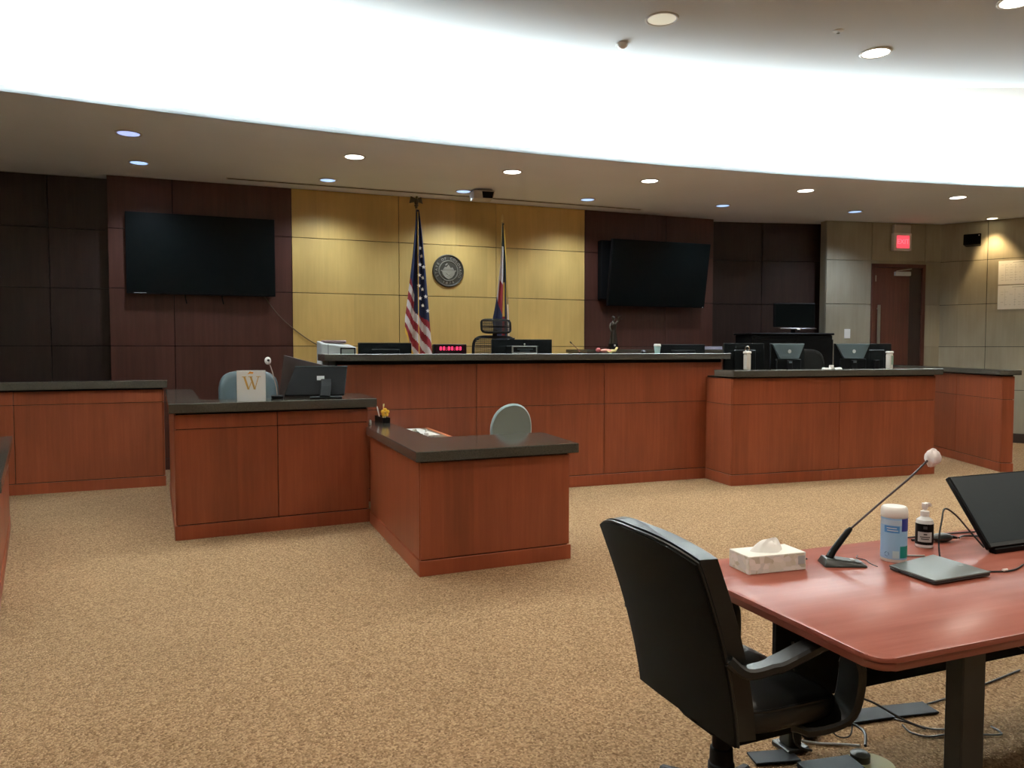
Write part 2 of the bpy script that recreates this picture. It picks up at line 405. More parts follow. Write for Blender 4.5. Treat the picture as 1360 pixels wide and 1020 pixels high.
row2 = [(-.75, 9.93, 'bluish round downlight directly above the left television'),
        (1.41, 10.07, 'bluish round downlight near the left edge of the golden wall'),
        (3.23, 10.11, 'bluish round downlight just left of the ceiling-mounted black box'),
        (5.07, 10.01, 'bluish round downlight near the right edge of the golden wall'),
        (7.17, 9.69, 'bluish round downlight above the dark alcove right of the right television'),
        (9.41, 9.36, 'bluish round downlight left of the exit sign')]
for x, y, lb in row2: downlight(x, y, ZC, lb, L_COOL, WASH_W, COOL, R(140), .8, r=.095)
downlight(12.0, 9.02, ZC, 'small bright spotlight washing the papers on the right wall', L_AMB, 60, (1, .72, .36), R(75), .6, r=.075, aim=(.20, .05, -1))
downlight(3.54, 5.64, ZR, 'unlit cream downlight in the raised ceiling', L_OFF_GLOW, 0, WARM, r=.12)
downlight(5.79, 5.55, ZR, 'large bright white downlight in the raised ceiling', L_WARM, ROOM_W, WARM, r=.12)
downlight(5.98, 4.34, ZR, 'downlight cut by the top right corner of the picture', L_WARM, ROOM_W, WARM, r=.12)
for x, y in ((-.9, 4.6), (1.2, 3.1), (3.2, 3.2), (8.2, 4.0), (-1.2, 1.2), (1.4, .2), (3.6, .4), (6.0, 1.4), (8.8, 1.0), (-2.6, -1.5), (1.5, -2), (6, -2)):
    downlight(x, y, ZR, 'round white downlight in the raised ceiling above and behind the camera', L_WARM, ROOM_W, WARM, R(130), r=.12, group='downlights over the public side')
t = thing('smoke_detector', 'small white domed smoke detector beside the bright cove', 'smoke detector', (3.49, 6.22, ZR))
mk('detector_base', B().lathe([(.055, 0), (.055, -.012), (.05, -.02)], n=20), WHITE, t, True)
mk('detector_dome', B().lathe([(.046, -.018), (.035, -.036), (.018, -.045), (0, -.046)], n=20), WHITE, t, True)
t = thing('sprinkler_head', 'tiny flush sprinkler head in the raised ceiling between the two large downlights', 'sprinkler', (5.09, 5.29, ZR))
mk('sprinkler_plate', B().lathe([(.045, 0), (.045, -.004), (.02, -.008), (0, -.008)], n=18), RING, t, True)
mk('deflector', B().tube([(0, 0, -.006), (0, 0, -.02)], .006).lathe([(.015, -.02), (.015, -.023), (0, -.023)], n=12), CHROME, t, True)
t = thing('slot_diffuser', 'long dark linear air slot in the ceiling along the panelled wall', 'air vent', (3.2, 10.42, ZC))
mk('slot_frame', B().box(-3.0, 3.0, -.045, -.03, -.006, 0).box(-3.0, 3.0, .03, .045, -.006, 0).box(-3.0, -2.985, -.03, .03, -.006, 0).box(2.985, 3.0, -.03, .03, -.006, 0), RING, t)
mk('slot_opening', B().box(-2.985, 2.985, -.03, .03, -.003, 0), VENT, t)
mk('vane', B().box(-2.985, 2.985, -.004, .004, -.008, -.003), BLACKM, t)
t = thing('ceiling_projector', 'grey box with dark lens face hanging from the ceiling above the round seal', 'projector', (3.47, 9.93, ZC), R(-8))
mk('mount_plate', B().box(-.10, .10, -.05, .20, -.03, 0, .004), LGREY, t)
mk('projector_body', B().hull8([(-.16, -.10, -.13), (.10, -.10, -.13), (.12, .22, -.12), (-.15, .22, -.12), (-.17, -.13, -.03), (.12, -.13, -.03), (.14, .22, -.03), (-.17, .22, -.03)], .006), mat('fitting_grey', (.55, .54, .51), .5), t)
mk('lens_face', B().hull8([(-.04, -.106, -.125), (.09, -.106, -.125), (.09, -.09, -.125), (-.04, -.09, -.125), (-.055, -.136, -.045), (.105, -.136, -.045), (.105, -.11, -.045), (-.055, -.11, -.045)]), BLACK, t)

# ---------------------------------------------------------------- desks (built-in counters)
def panels(parent, p, q, us, zs, m, gap=.006, th=.014):
    for i in range(len(us) - 1):
        for j in range(len(zs) - 1):
            mk('panel', B().obox(p, q, us[i] + gap / 2, us[i + 1] - gap / 2, 0, th, zs[j] + gap / 2, zs[j + 1] - gap / 2, .001), m, parent, world=True)
def dist(p, q): return math.hypot(q[0] - p[0], q[1] - p[1])

# judge's bench
t = thing('judge_bench', 'long high wooden bench with dark stone top in front of the golden wall', 'bench', (3.45, 8.0, 0))
p, q = (1.16, 7.79), (5.72, 7.73); L = dist(p, q)
b = B().obox(p, q, 0, L, -.12, 0, 0, 1.43)
b.obox((1.16, 9.6), p, 0, dist((1.16, 9.6), p) - .12, -.1, 0, 0, 1.36).obox(q, (5.72, 8.6), .12, .87, -.1, 0, 0, 1.36)
mk('carcass', b, BLACKM, t, world=True)
panels(t, p, q, [0, 1.46, 2.98, L], [.13, .93, 1.395], CHERRY)
panels(t, (1.16, 9.6), p, [0, .9, 1.81], [.13, .93, 1.36], CHERRY)
panels(t, q, (5.72, 8.6), [0.0, .87], [.13, .93, 1.40], CHERRY)
mk('plinth', B().obox(p, q, -.01, L + .01, 0, .022, 0, .125, .002).obox((1.16, 9.6), p, 0, 1.8, 0, .022, 0, .125), CHERRY_D, t, world=True)
mk('countertop', B().prism([(1.03, 7.70), (5.79, 7.64), (5.82, 8.12), (1.02, 8.16)], 1.43, 1.5, .003), SLAB, t, world=True)
mk('worktop', B().box(.95, 5.6, 8.17, 8.85, 1.20, 1.24, .003), CHERRY_D, t, world=True)
# right wide desk
t = thing('clerk_counter', 'wide high wooden desk with dark stone top to the right, holding the monitors', 'desk', (6.9, 7.3, 0))
p, q = (5.47, 7.17), (8.33, 6.97); L = dist(p, q)
pl, ql = (5.52, 7.72), (5.47, 7.17); Ll = dist(pl, ql)
qr = (8.42, 8.4)
mk('carcass', B().obox(p, q, .0, L, -.1, 0, 0, 1.235).obox(pl, ql, 0, Ll - .1, -.1, 0, 0, 1.235).obox(q, qr, .1, dist(q, qr), -.1, 0, 0, 1.235), BLACKM, t, world=True)
panels(t, p, q, [-.012, 1.45, L + .012], [.125, .92, 1.22], CHERRY)
panels(t, pl, ql, [0, Ll], [.125, .92, 1.22], CHERRY)
panels(t, q, qr, [0, dist(q, qr)], [.125, .92, 1.22], CHERRY)
mk('plinth', B().obox(p, q, -.02, L + .02, 0, .022, 0, .12, .002).obox(pl, ql, .0, Ll, 0, .022, 0, .12, .002), CHERRY_D, t, world=True)
mk('countertop', B().prism([(5.43, 7.10), (8.40, 6.90), (8.48, 8.38), (8.15, 8.40), (8.08, 7.32), (5.46, 7.50)], 1.235, 1.31, .003), SLAB, t, world=True)
mk('worktop', B().prism([(5.9, 7.46), (8.08, 7.32), (8.12, 7.95), (5.93, 8.05)], 1.06, 1.10, .002), CHERRY_D, t, world=True)
# right rail partition
t = thing('right_partition', 'low wooden partition with dark stone cap running back toward the door', 'partition', (9.9, 8.2, 0))
p, q = (10.70, 9.80), (9.27, 6.76); L = dist(p, q)      # outward side faces the desks (left)
q2 = (9.40, 6.70)
b = B().obox(p, q, 0, L, -.12, 0, 0, 1.225)
mk('carcass', b, BLACKM, t, world=True)
def rp(pp, qq, us): panels(t, pp, qq, us, [.115, .915, 1.21], CHERRY)
dn = Vector((q[0] - p[0], q[1] - p[1])).normalized(); rn = Vector((-dn.y, dn.x)) * .12
e0, e1 = Vector(q), Vector(q) + rn
rp(p, q, [0, 1.12, 2.24, L + .0]); rp(tuple(e0), tuple(e1), [-.014, .134]); rp(tuple(e1), tuple(Vector(p) + rn), [0, 1.6, L])
mk('plinth', B().obox(p, q, 0, L + .02, 0, .02, 0, .11, .002).obox(tuple(e0), tuple(e1), -.02, .14, 0, .02, 0, .11, .002), CHERRY_D, t, world=True)
mk('cap', B().obox(p, q, -.02, L + .06, -.19, .07, 1.225, 1.29, .003), SLAB, t, world=True)
# left rail partition
t = thing('left_partition', 'long low wooden partition with dark stone cap in front of the dark left wall', 'partition', (-2.4, 9.5, 0))
p, q = (-4.6, 9.36), (-.53, 9.52); L = dist(p, q)
mk('carcass', B().obox(p, q, 0, L, -.12, 0, 0, 1.115), BLACKM, t, world=True)
panels(t, p, q, [0, 1.25, 2.64, L], [.12, .955, 1.10], CHERRY)
panels(t, q, (q[0] - .005, q[1] + .12), [-.014, .12], [.12, .955, 1.10], CHERRY)
mk('plinth', B().obox(p, q, 0, L + .02, 0, .022, 0, .115, .002), CHERRY_D, t, world=True)
mk('cap', B().obox(p, q, 0, L + .05, -.22, .06, 1.115, 1.2, .003), SLAB, t, world=True)
# partly seen desk at the left edge
t = thing('side_desk', 'wooden desk end with dark top cut by the left picture edge', 'desk', (-2.4, 7, 0))
p, q = (-1.68, 7.78), (-1.20, 5.2)
pr, qr = q, p     # outward side faces right
mk('carcass', B().obox(pr, qr, 0, dist(p, q), -.8, 0, 0, .72), BLACKM, t, world=True)
panels(t, pr, qr, [0, 1.3, dist(p, q)], [.11, .715], CHERRY)
panels(t, qr, (qr[0] - .79, qr[1] - .14), [-.014, .8], [.11, .715], CHERRY)
panels(t, (pr[0] - .786, pr[1] - .146), pr, [0, .8], [.11, .715], CHERRY)
mk('end_plinth', B().obox((pr[0] - .786, pr[1] - .146), pr, 0, .8, 0, .02, 0, .106, .002), CHERRY_D, t, world=True)
mk('plinth', B().obox(pr, qr, -.0, dist(p, q) + .01, 0, .02, 0, .106, .002), CHERRY_D, t, world=True)
mk('countertop', B().obox(pr, qr, -.05, dist(p, q) + .04, -.85, .05, .72, .79, .003), SLAB, t, world=True)
# witness stand
t = thing('witness_stand', 'square wooden witness stand with dark stone top left of the small desk', 'desk', (.5, 7.6, 0))
a0, a1, a2, a3 = (-.43, 9.05), (-.28, 6.74), (1.28, 6.87), (1.29, 7.68)
for_in = [(a0, a1), (a1, a2), (a2, a3)]
b = B()
for i, (p, q) in enumerate(for_in): b.obox(p, q, 0 if i == 0 else (.0 if i == 1 else .1), dist(p, q) - (.1 if i == 0 else 0), -.1, 0, 0, 1.035)
mk('carcass', b, BLACKM, t, world=True)
panels(t, a0, a1, [0, 1.1, dist(a0, a1)], [.12, .90, 1.02], CHERRY)
panels(t, a1, a2, [-.012, .79, dist(a1, a2) + .012], [.12, .90, 1.02], CHERRY)
panels(t, a2, a3, [0, dist(a2, a3)], [.12, .90, 1.02], CHERRY)
mk('plinth', B().obox(a0, a1, 0, dist(a0, a1), 0, .022, 0, .115, .002).obox(a1, a2, -.022, dist(a1, a2) + .02, 0, .022, 0, .115, .002), CHERRY_D, t, world=True)
mk('countertop', B().prism([(-.48, 9.10), (-.33, 6.67), (1.36, 6.80), (1.37, 7.685), (1.12, 7.685), (1.09, 7.20), (-.10, 7.12), (-.21, 9.1)], 1.035, 1.113, .003), SLAB, t, world=True)
mk('stand_floor', B().box(-.2, 1.2, 7.0, 8.9, .002, .2), CARPET, t, world=True)
# small desk
t = thing('reporter_desk', 'small low wooden corner desk with wide dark stone top in the middle of the room', 'desk', (1.9, 6, 0))
c0, c1, c2, c3 = (1.31, 6.80), (1.31, 5.06), (2.43, 5.11), (2.45, 5.78)
b = B().obox(c0, c1, 0, dist(c0, c1) - .08, -.08, 0, 0, .79).obox(c1, c2, 0, dist(c1, c2), -.08, 0, 0, .79).obox(c2, c3, .08, dist(c2, c3), -.08, 0, 0, .79)
mk('carcass', b, BLACKM, t, world=True)
panels(t, c0, c1, [0, dist(c0, c1)], [.11, .78], CHERRY)
panels(t, c1, c2, [-.012, dist(c1, c2) + .012], [.11, .78], CHERRY)
panels(t, c2, c3, [0, dist(c2, c3)], [.11, .78], CHERRY)
mk('plinth', B().obox(c0, c1, .0, dist(c0, c1), 0, .022, 0, .106, .002).obox(c1, c2, -.022, dist(c1, c2) + .02, 0, .022, 0, .106, .002), CHERRY_D, t, world=True)
mk('countertop', B().prism([(1.325, 7.35), (1.325, 6.84), (1.265, 6.80), (1.26, 5.0), (2.50, 5.06), (2.55, 5.84), (1.58, 5.80), (1.53, 7.40)], .79, .86, .003), SLAB, t, world=True)
mk('worktop', B().box(1.54, 2.04, 5.85, 7.72, .70, .735), mat('worktop_laminate', (.13, .09, .06), .4), t, world=True)
mk('worktop_edge', B().box(2.04, 2.075, 5.85, 7.72, .695, .738, .002), mat('worktop_lipping', (.55, .16, .06), .4), t, world=True)
mk('worktop_support', B().box(1.98, 2.02, 7.5, 7.7, 0, .70), CHERRY_D, t, world=True)

# ---------------------------------------------------------------- door, exit sign, switch, speaker, papers
def dpt(u, w, z):
    d = (DQ - DP).normalized(); n = Vector((d.y, -d.x)); a = DP + d * u + n * w; return (a.x, a.y, z)
d1 = struct('door_1', B().obox(DP, DQ, door_u0 + .06, door_u1 - .05, .0, .012, DZ0, DZ1 - .06), BLACKM)
mk('door_frame', B().obox(DP, DQ, door_u0, door_u0 + .06, .0, .05, DZ0, DZ1, .003).obox(DP, DQ, door_u1 - .06, door_u1, .0, .05, DZ0, DZ1, .003).obox(DP, DQ, door_u0, door_u1, .0, .05, DZ1 - .06, DZ1, .003), DOORW, d1, world=True)
mk('door_leaf', B().obox(DP, DQ, door_u0 + .06, door_u1 - .30, .012, .03, DZ0 + .01, DZ1 - .065, .002), DOORW, d1, world=True)
mk('inner_leaf', B().obox(DP, DQ, door_u1 - .296, door_u1 - .06, .012, .02, DZ0 + .01, DZ1 - .065, .002), DARKER, d1, world=True)
mk('pull_handle', B().tube([dpt(door_u0 + .12, .03, 2.24), dpt(door_u0 + .12, .075, 2.24)], .012).tube([dpt(door_u0 + .12, .03, 1.42), dpt(door_u0 + .12, .075, 1.42)], .012).obox(DP, DQ, door_u0 + .09, door_u0 + .145, .07, .085, 1.34, 2.30, .004), STEEL, d1, world=True)
mk('door_closer', B().obox(DP, DQ, door_u0 + .42, door_u0 + .72, .03, .08, DZ1 - .20, DZ1 - .13, .006), LGREY, d1, world=True)
mk('closer_arm', B().tube([dpt(door_u0 + .45, .06, DZ1 - .12), dpt(door_u0 + .6, .11, DZ1 - .10), dpt(door_u0 + .74, .06, DZ1 - .08)], .008), STEEL, d1, world=True)
mk('hinge', B().obox(DP, DQ, door_u0 + .055, door_u0 + .075, .03, .05, DZ1 - .3, DZ1 - .2), STEEL, d1, world=True)
b0 = dpt(1.38, .05, 3.22); rzd = math.atan2((DQ - DP).y, (DQ - DP).x)
t = thing('exit_sign', 'glowing red and white exit sign above the door', 'sign', b0, rzd)
mk('sign_housing', B().box(-.17, .17, -.05, .03, .0, .30, .008), mat('sign_housing', (.85, .80, .78), .5), t)
mk('mount_canopy', B().box(-.16, .16, -.045, .03, .30, .44, .012), mat('sign_canopy', (.52, .50, .44), .5), t)
mk('sign_face', B().box(-.12, .12, -.056, -.05, .045, .255, .002), mat('exit_red', (1, .06, .09), .5, emit=1.0, ecol=(1, .07, .10)), t)
text_mesh('EXIT', .115, mat('exit_letters', (1, .2, .24), .5, emit=1.15, ecol=(1, .16, .2)), t, Matrix.Translation((0, -.0575, .15)) @ FRONT)
t = thing('light_switch', 'white light switch on the grey wall left of the door', 'switch', dpt(.41, .022, 1.73), rzd)
mk('switch_plate', B().box(-.055, .055, -.008, 0, 0, .16, .002), WHITE, t)
mk('rocker', B().box(-.02, .02, -.014, -.008, .045, .115, .003), WHITE, t)
RP, RQ = Vector((11.8, 9.80)), Vector((12.5, 8.62))
rzr = math.atan2((RQ - RP).y, (RQ - RP).x)
def rpt(u, w, z):
    d = (RQ - RP).normalized(); n = Vector((d.y, -d.x)); a = RP + d * u + n * w; return (a.x, a.y, z)
t = thing('wall_speaker', 'black speaker bracketed high on the right wall beside the corner', 'speaker', rpt(.50, .022, 3.27), rzr)
mk('wall_bracket', B().box(-.03, .03, -.10, 0, .05, .15, .004), BLACK, t)
mk('speaker_box', B().hull8([(-.13, -.26, .02), (.13, -.26, .02), (.11, -.09, .0), (-.11, -.09, .0), (-.13, -.24, .20), (.13, -.24, .20), (.11, -.09, .17), (-.11, -.09, .17)], .01, 2), BLACK, t)
mk('speaker_grille', B().hull8([(-.12, -.268, .03), (.12, -.268, .03), (.12, -.258, .03), (-.12, -.258, .03), (-.12, -.25, .19), (.12, -.25, .19), (.12, -.24, .19), (-.12, -.24, .19)]), BLACKM, t)
mk('indicator', B().ell((.10, -.262, .165), .008, .006, .008), WHITE, t)
INK = mat('faint_grey_ink', (.45, .44, .42), .8)
for nm, z0, z1, lb in (('upper', 2.62, 3.01, 'upper of two pale printed sheets taped to the right wall'), ('lower', 2.21, 2.605, 'lower of two pale printed sheets taped to the right wall')):
    t = thing('wall_chart', lb, 'poster', rpt(.86, .024, z0), rzr)
    mk('sheet', B().box(0, .62, -.004, 0, 0, z1 - z0, 0), PAPER, t)
    b = B(); rng = random.Random(z0); h = z1 - z0
    for r_ in range(7):
        for c_ in range(9):
            if rng.random() < .75: b.box(.04 + c_ * .062, .04 + c_ * .062 + rng.uniform(.02, .05), -.0046, -.004, h - .07 - r_ * .042, h - .066 - r_ * .042)
    b.box(.2, .42, -.0046, -.004, h - .035, h - .027)
    for c_ in range(4): b.box(.10 + c_ * .14, .102 + c_ * .14, -.0046, -.004, .05, h - .06)
    mk('printed_lines', b, INK, t)

# ---------------------------------------------------------------- televisions
t = thing('wall_television', 'large flat black television mounted on the dark panel left of the golden wall', 'television', (-.09, 10.75, 2.18))
mk('wall_mount', B().box(-.35, .35, -.06, 0, .3, .8, .004), BLACK, t)
mk('tv_body', B().box(-.885, .885, -.115, -.06, .06, 1.07, .008, 2), BLACK, t)
mk('screen', B().box(-.872, .872, -.118, -.114, .085, 1.058), SCREEN, t)
mk('maker_mark', B().box(-.80, -.66, -.1195, -.118, .069, .075), LGREY, t)
for x in (-.22, .22): mk('hanging_strap', B().tube([(x, -.07, .1), (x + .005, -.075, .02), (x + .02, -.07, -.05)], .008), BLACK, t)
pw = tag(mk('television_cable', B().tube(curve([(.66, 10.70, 2.24), (.82, 10.72, 2.02), (1.02, 10.735, 1.83), (1.25, 10.735, 1.66), (1.5, 10.735, 1.52)]), .006), mat('brown_cord', (.10, .07, .04), .6), smooth=True), 'thin dark cord slanting from the left television across the golden wall edge', 'cord')
t = thing('wall_television', 'large black television tilted down on its mount right of the golden wall', 'television', (6.55, 10.75, 2.2))
mk('wall_mount', B().box(-.93, .7, -.13, 0, .12, 1.03, .01), BLACKM, t)
b = B().box(-.885, .885, -.03, .03, 0, 1.02, .008, 2); tilt = Matrix.Rotation(R(9), 3, 'X')
def tilted(bb): bb.rot('X', R(9), (0, 0, 0)); bb.move((.02, -.19, .02)); return bb
mk('tv_body', tilted(b), BLACK, t)
mk('screen', tilted(B().box(-.872, .872, -.034, -.029, .02, 1.008)), SCREEN, t)
mk('status_light', tilted(B().box(.84, .855, -.036, -.034, .006, .014)), WHITE, t)

# ---------------------------------------------------------------- state seal
t = thing('round_seal', 'round bronze state seal mounted on the golden wall between the flags', 'seal', (3.2, 10.75, 2.68))
mk('disc', B().lathe([(0, .012), (.205, .012), (.212, .02), (.222, .028), (.232, .022), (.235, .0)], n=48, axis='y'), PEWTER, t, True)
mk('inner_ring', B().lathe([(.135, .012), (.138, .022), (.146, .022), (.149, .012)], n=40, axis='y'), PEWTERL, t, True)
b = B()
b.yprism([(-.10, -.01), (.10, -.01), (.085, -.06), (.05, -.10), (0, -.125), (-.05, -.10), (-.085, -.06)], -.024, -.012, .004)
b.yprism([(-.085, .01), (.085, .01), (.06, .05), (.03, .035), (0, .085), (-.03, .045), (-.055, .055)], -.026, -.012, .004)
b.box(-.115, .115, -.022, -.012, -.008, .006, .002)
mk('crest', b, PEWTERL, t)
mk('crest_tools', B().tube([(-.05, -.028, -.09), (.04, -.028, -.03)], .006).tube([(.05, -.028, -.09), (-.04, -.028, -.03)], .006).tube([(-.05, -.03, .075), (-.02, -.03, .10)], .008), PEWTERL, t)
for i, ch in enumerate('STATE OF COLORADO'):
    a = R(205 - i * 14.4); x, z = .178 * math.cos(a), .178 * math.sin(a)
    if ch != ' ': text_mesh(ch, .052, PEWTERL, t, Matrix.Translation((x, -.0135, z)) @ Matrix.Rotation(-(a - R(90)), 4, 'Y') @ FRONT, .003, 'raised_letter')
for i, ch in enumerate('1876'):
    a = R(246 + i * 16); x, z = .178 * math.cos(a), .178 * math.sin(a)
    text_mesh(ch, .052, PEWTERL, t, Matrix.Translation((x, -.0135, z)) @ Matrix.Rotation(-(a - R(270)), 4, 'Y') @ FRONT, .003, 'raised_letter')

# ---------------------------------------------------------------- flags
RED = mat('flag_red', (.28, .018, .03), .7); FWH = mat('flag_white', (.62, .58, .57), .7); NAVY = mat('flag_navy', (.015, .024, .075), .7); GOLD = mat('gold_fringe', (.75, .47, .06), .6); GREENB = mat('flag_shade_green', (.012, .02, .018), .7); YEL = mat('flag_yellow', (.75, .55, .16), .7)
def fold(s, ph): return math.sin(s * math.pi * 5 + ph)
def flag_thing(x, y, zt, label, finial):
    t = thing('flag_on_pole', label, 'flag', (x, y, .5))
    H = zt - .5
    mk('pole', B().tube([(0, 0, .05), (0, 0, H - .12)], .014, 10), mat('pole_oak', (.42, .30, .12), .35), t, True)
    mk('floor_base', B().lathe([(.15, 0), (.15, .02), (.12, .035), (.03, .06), (.022, .12), (.02, .16)], n=24), BRASS, t, True)
    return t, H
t, H = flag_thing(2.62, 10.3, 3.6, 'striped flag with stars hanging from a pole topped by an eagle', 'eagle')
x0, z1, z0 = .0, H - .16, 1.42 - .5
LX = lambda v: -.012 - .175 * min(1, v * 1.12) ** 1.25       # left outline
RX = lambda v: .03 + .155 * v ** .75 + .03 * v                # right outline
def usf(u, v):
    low = .16 * (u - .45) if u > .3 else .25 * (u - .42)
    z = z1 + (z0 - z1) * v + .0 - (u * .10) * v
    if u < .33: z += .36 * v * (.33 - u) / .33
    x = LX(v) + (RX(v) - LX(v)) * u
    y = -.03 - (.012 + .03 * v) * fold(u, .6) - .03 * v
    return (x, y, z)
def usm(u, v):
    if v > .955: return 3
    zz = usf(u, v)[2]; xx = usf(u, v)[0]
    edge = .66 + .06 * u if u > .28 else .55 + .1 * u
    if v < edge: return 2
    return 0 if int(math.floor((zz + xx * 1.25 * (1 if u > .28 else 1.25)) / .125)) % 2 == 0 else 1
mk('flag_cloth', B().grid(usf, 60, 130, usm), [RED, FWH, NAVY, GOLD], t, True)
for i, (u, v) in enumerate([(.72, .30), (.52, .36), (.80, .37), (.46, .43), (.74, .44), (.44, .50), (.70, .515), (.52, .58), (.82, .56), (.70, .62), (.88, .65), (.60, .25)]):
    px, py, pz = usf(u, v); b = B()
    vs_ = [b.bm.verts.new((px + (.030 if k % 2 == 0 else .014) * math.sin(k * math.pi / 5), py - .022, pz + (.030 if k % 2 == 0 else .014) * math.cos(k * math.pi / 5))) for k in range(10)]
    b.bm.faces.new(vs_)
    mk('star', b, mat('star_white', (.95, .95, .95), .6), t)
b = B().ell((0, 0, H - .05), .03, .035, .05).ell((.0, -.03, H + .005), .016, .022, .018)
for s in (-1, 1):
    b.hull8([(s * .01, -.01, H - .05), (s * .09, 0, H - .075), (s * .095, .015, H - .07), (s * .01, .02, H - .045), (s * .01, -.01, H - .01), (s * .07, 0, H + .02), (s * .075, .015, H + .02), (s * .01, .02, H - .01)])
b.tube([(0, 0, H - .14), (0, 0, H - .09)], .018).ell((0, 0, H - .10), .03, .03, .02)
mk('eagle_finial', b, mat('dark_gilt', (.10, .085, .05), .4, .6), t, True)
mk('gold_cord', B().tube(curve([(-.005, -.10, H - .2), (-.01, -.12, 1.9), (-.005, -.125, 1.2), (.005, -.12, .9), (.04, -.12, .6)]), .005), GOLD, t, True)
t, H = flag_thing(3.87, 10.3, 3.47, 'folded dark blue, white, red and yellow flag behind the tall mesh chair', 'spear')
z1, z0 = H - .14, 1.25 - .5
LX2 = lambda v: -.012 - .17 * min(1, v * 1.05) ** 1.4
RX2 = lambda v: .02 + .10 * v ** .8
def cof(u, v):
    z = z1 + (z0 - z1) * v
    if u < .4: z += .66 * v ** 2 * (.4 - u) / .4
    return (LX2(v) + (RX2(v) - LX2(v)) * u, -.02 - (.006 + .018 * v) * fold(u, 1.9) - .02 * v, z)
def com(u, v):
    if v > .95 and u < .36: return 3
    if u < .46:
        if v < .16: return 4
        if v < .42: return 1
        if v < .62: return 0 if u > .14 else 1
        if v < .94: return 2
        return 3
    if u < .66:
        if v < .40: return 4
        if v < .63: return 5
        if v < .78: return 0
        if v < .9: return 2
        return 1
    if u > .86 and .55 < v: return 1
    return 4 if v < .5 or u < .72 else 2
mk('flag_cloth', B().grid(cof, 60, 120, com), [RED, FWH, NAVY, GOLD, GREENB, YEL], t, True)
mk('spear_finial', B().lathe([(.012, H - .12), (.022, H - .10), (.01, H - .085), (.02, H - .06), (.008, H - .02), (0, H)], n=12), BRASS, t, True)
mk('gold_cord', B().tube(curve([(.01, -.03, H - .16), (.03, -.08, 2.2), (.03, -.10, 1.7), (.05, -.09, 1.2)]), .005), GOLD, t, True)

# ---------------------------------------------------------------- office chairs
def star_base(t, m, z0=0, r=.25, parent_leg='base_leg'):
    for k in range(5):
        a = 2 * math.pi * k / 5 + 1.82; c, s = math.cos(a), math.sin(a)
        l = mk('base_leg', B().flat([(.02 * c, .02 * s, .12 + z0), (.15 * c, .15 * s, .10 + z0), (r * c, r * s, .075 + z0)], [.05, .04, .03], .03, (-s, c, 0)), m, t, True)
        cx, cy = r * c, r * s
        mk('caster', B().tube([(cx - s * .028, cy + c * .028, .03 + z0), (cx - s * .006, cy + c * .006, .03 + z0)], .03, 14).tube([(cx + s * .006, cy - c * .006, .03 + z0), (cx + s * .028, cy - c * .028, .03 + z0)], .03, 14).tube([(cx, cy, .03 + z0), (cx, cy, .075 + z0)], .009, 8), BLACK, l, True)
def arm(t, s, m):
    path = curve([(-.185, s * .255, .672), (-.14, s * .278, .640), (-.04, s * .285, .648), (.07, s * .285, .675), (.15, s * .285, .692), (.21, s * .285, .684), (.25, s * .285, .63), (.258, s * .28, .54), (.235, s * .265, .45), (.15, s * .21, .402), (.05, s * .12, .395)], 5)
    w = [.05] * 10 + [.066] * 18 + [.075] * 4 + [.09] * 14 + [.05] * 30
    mk('armrest', B().flat(path, w[:len(path)], .032, (0, 1, 0)), m, t, True)
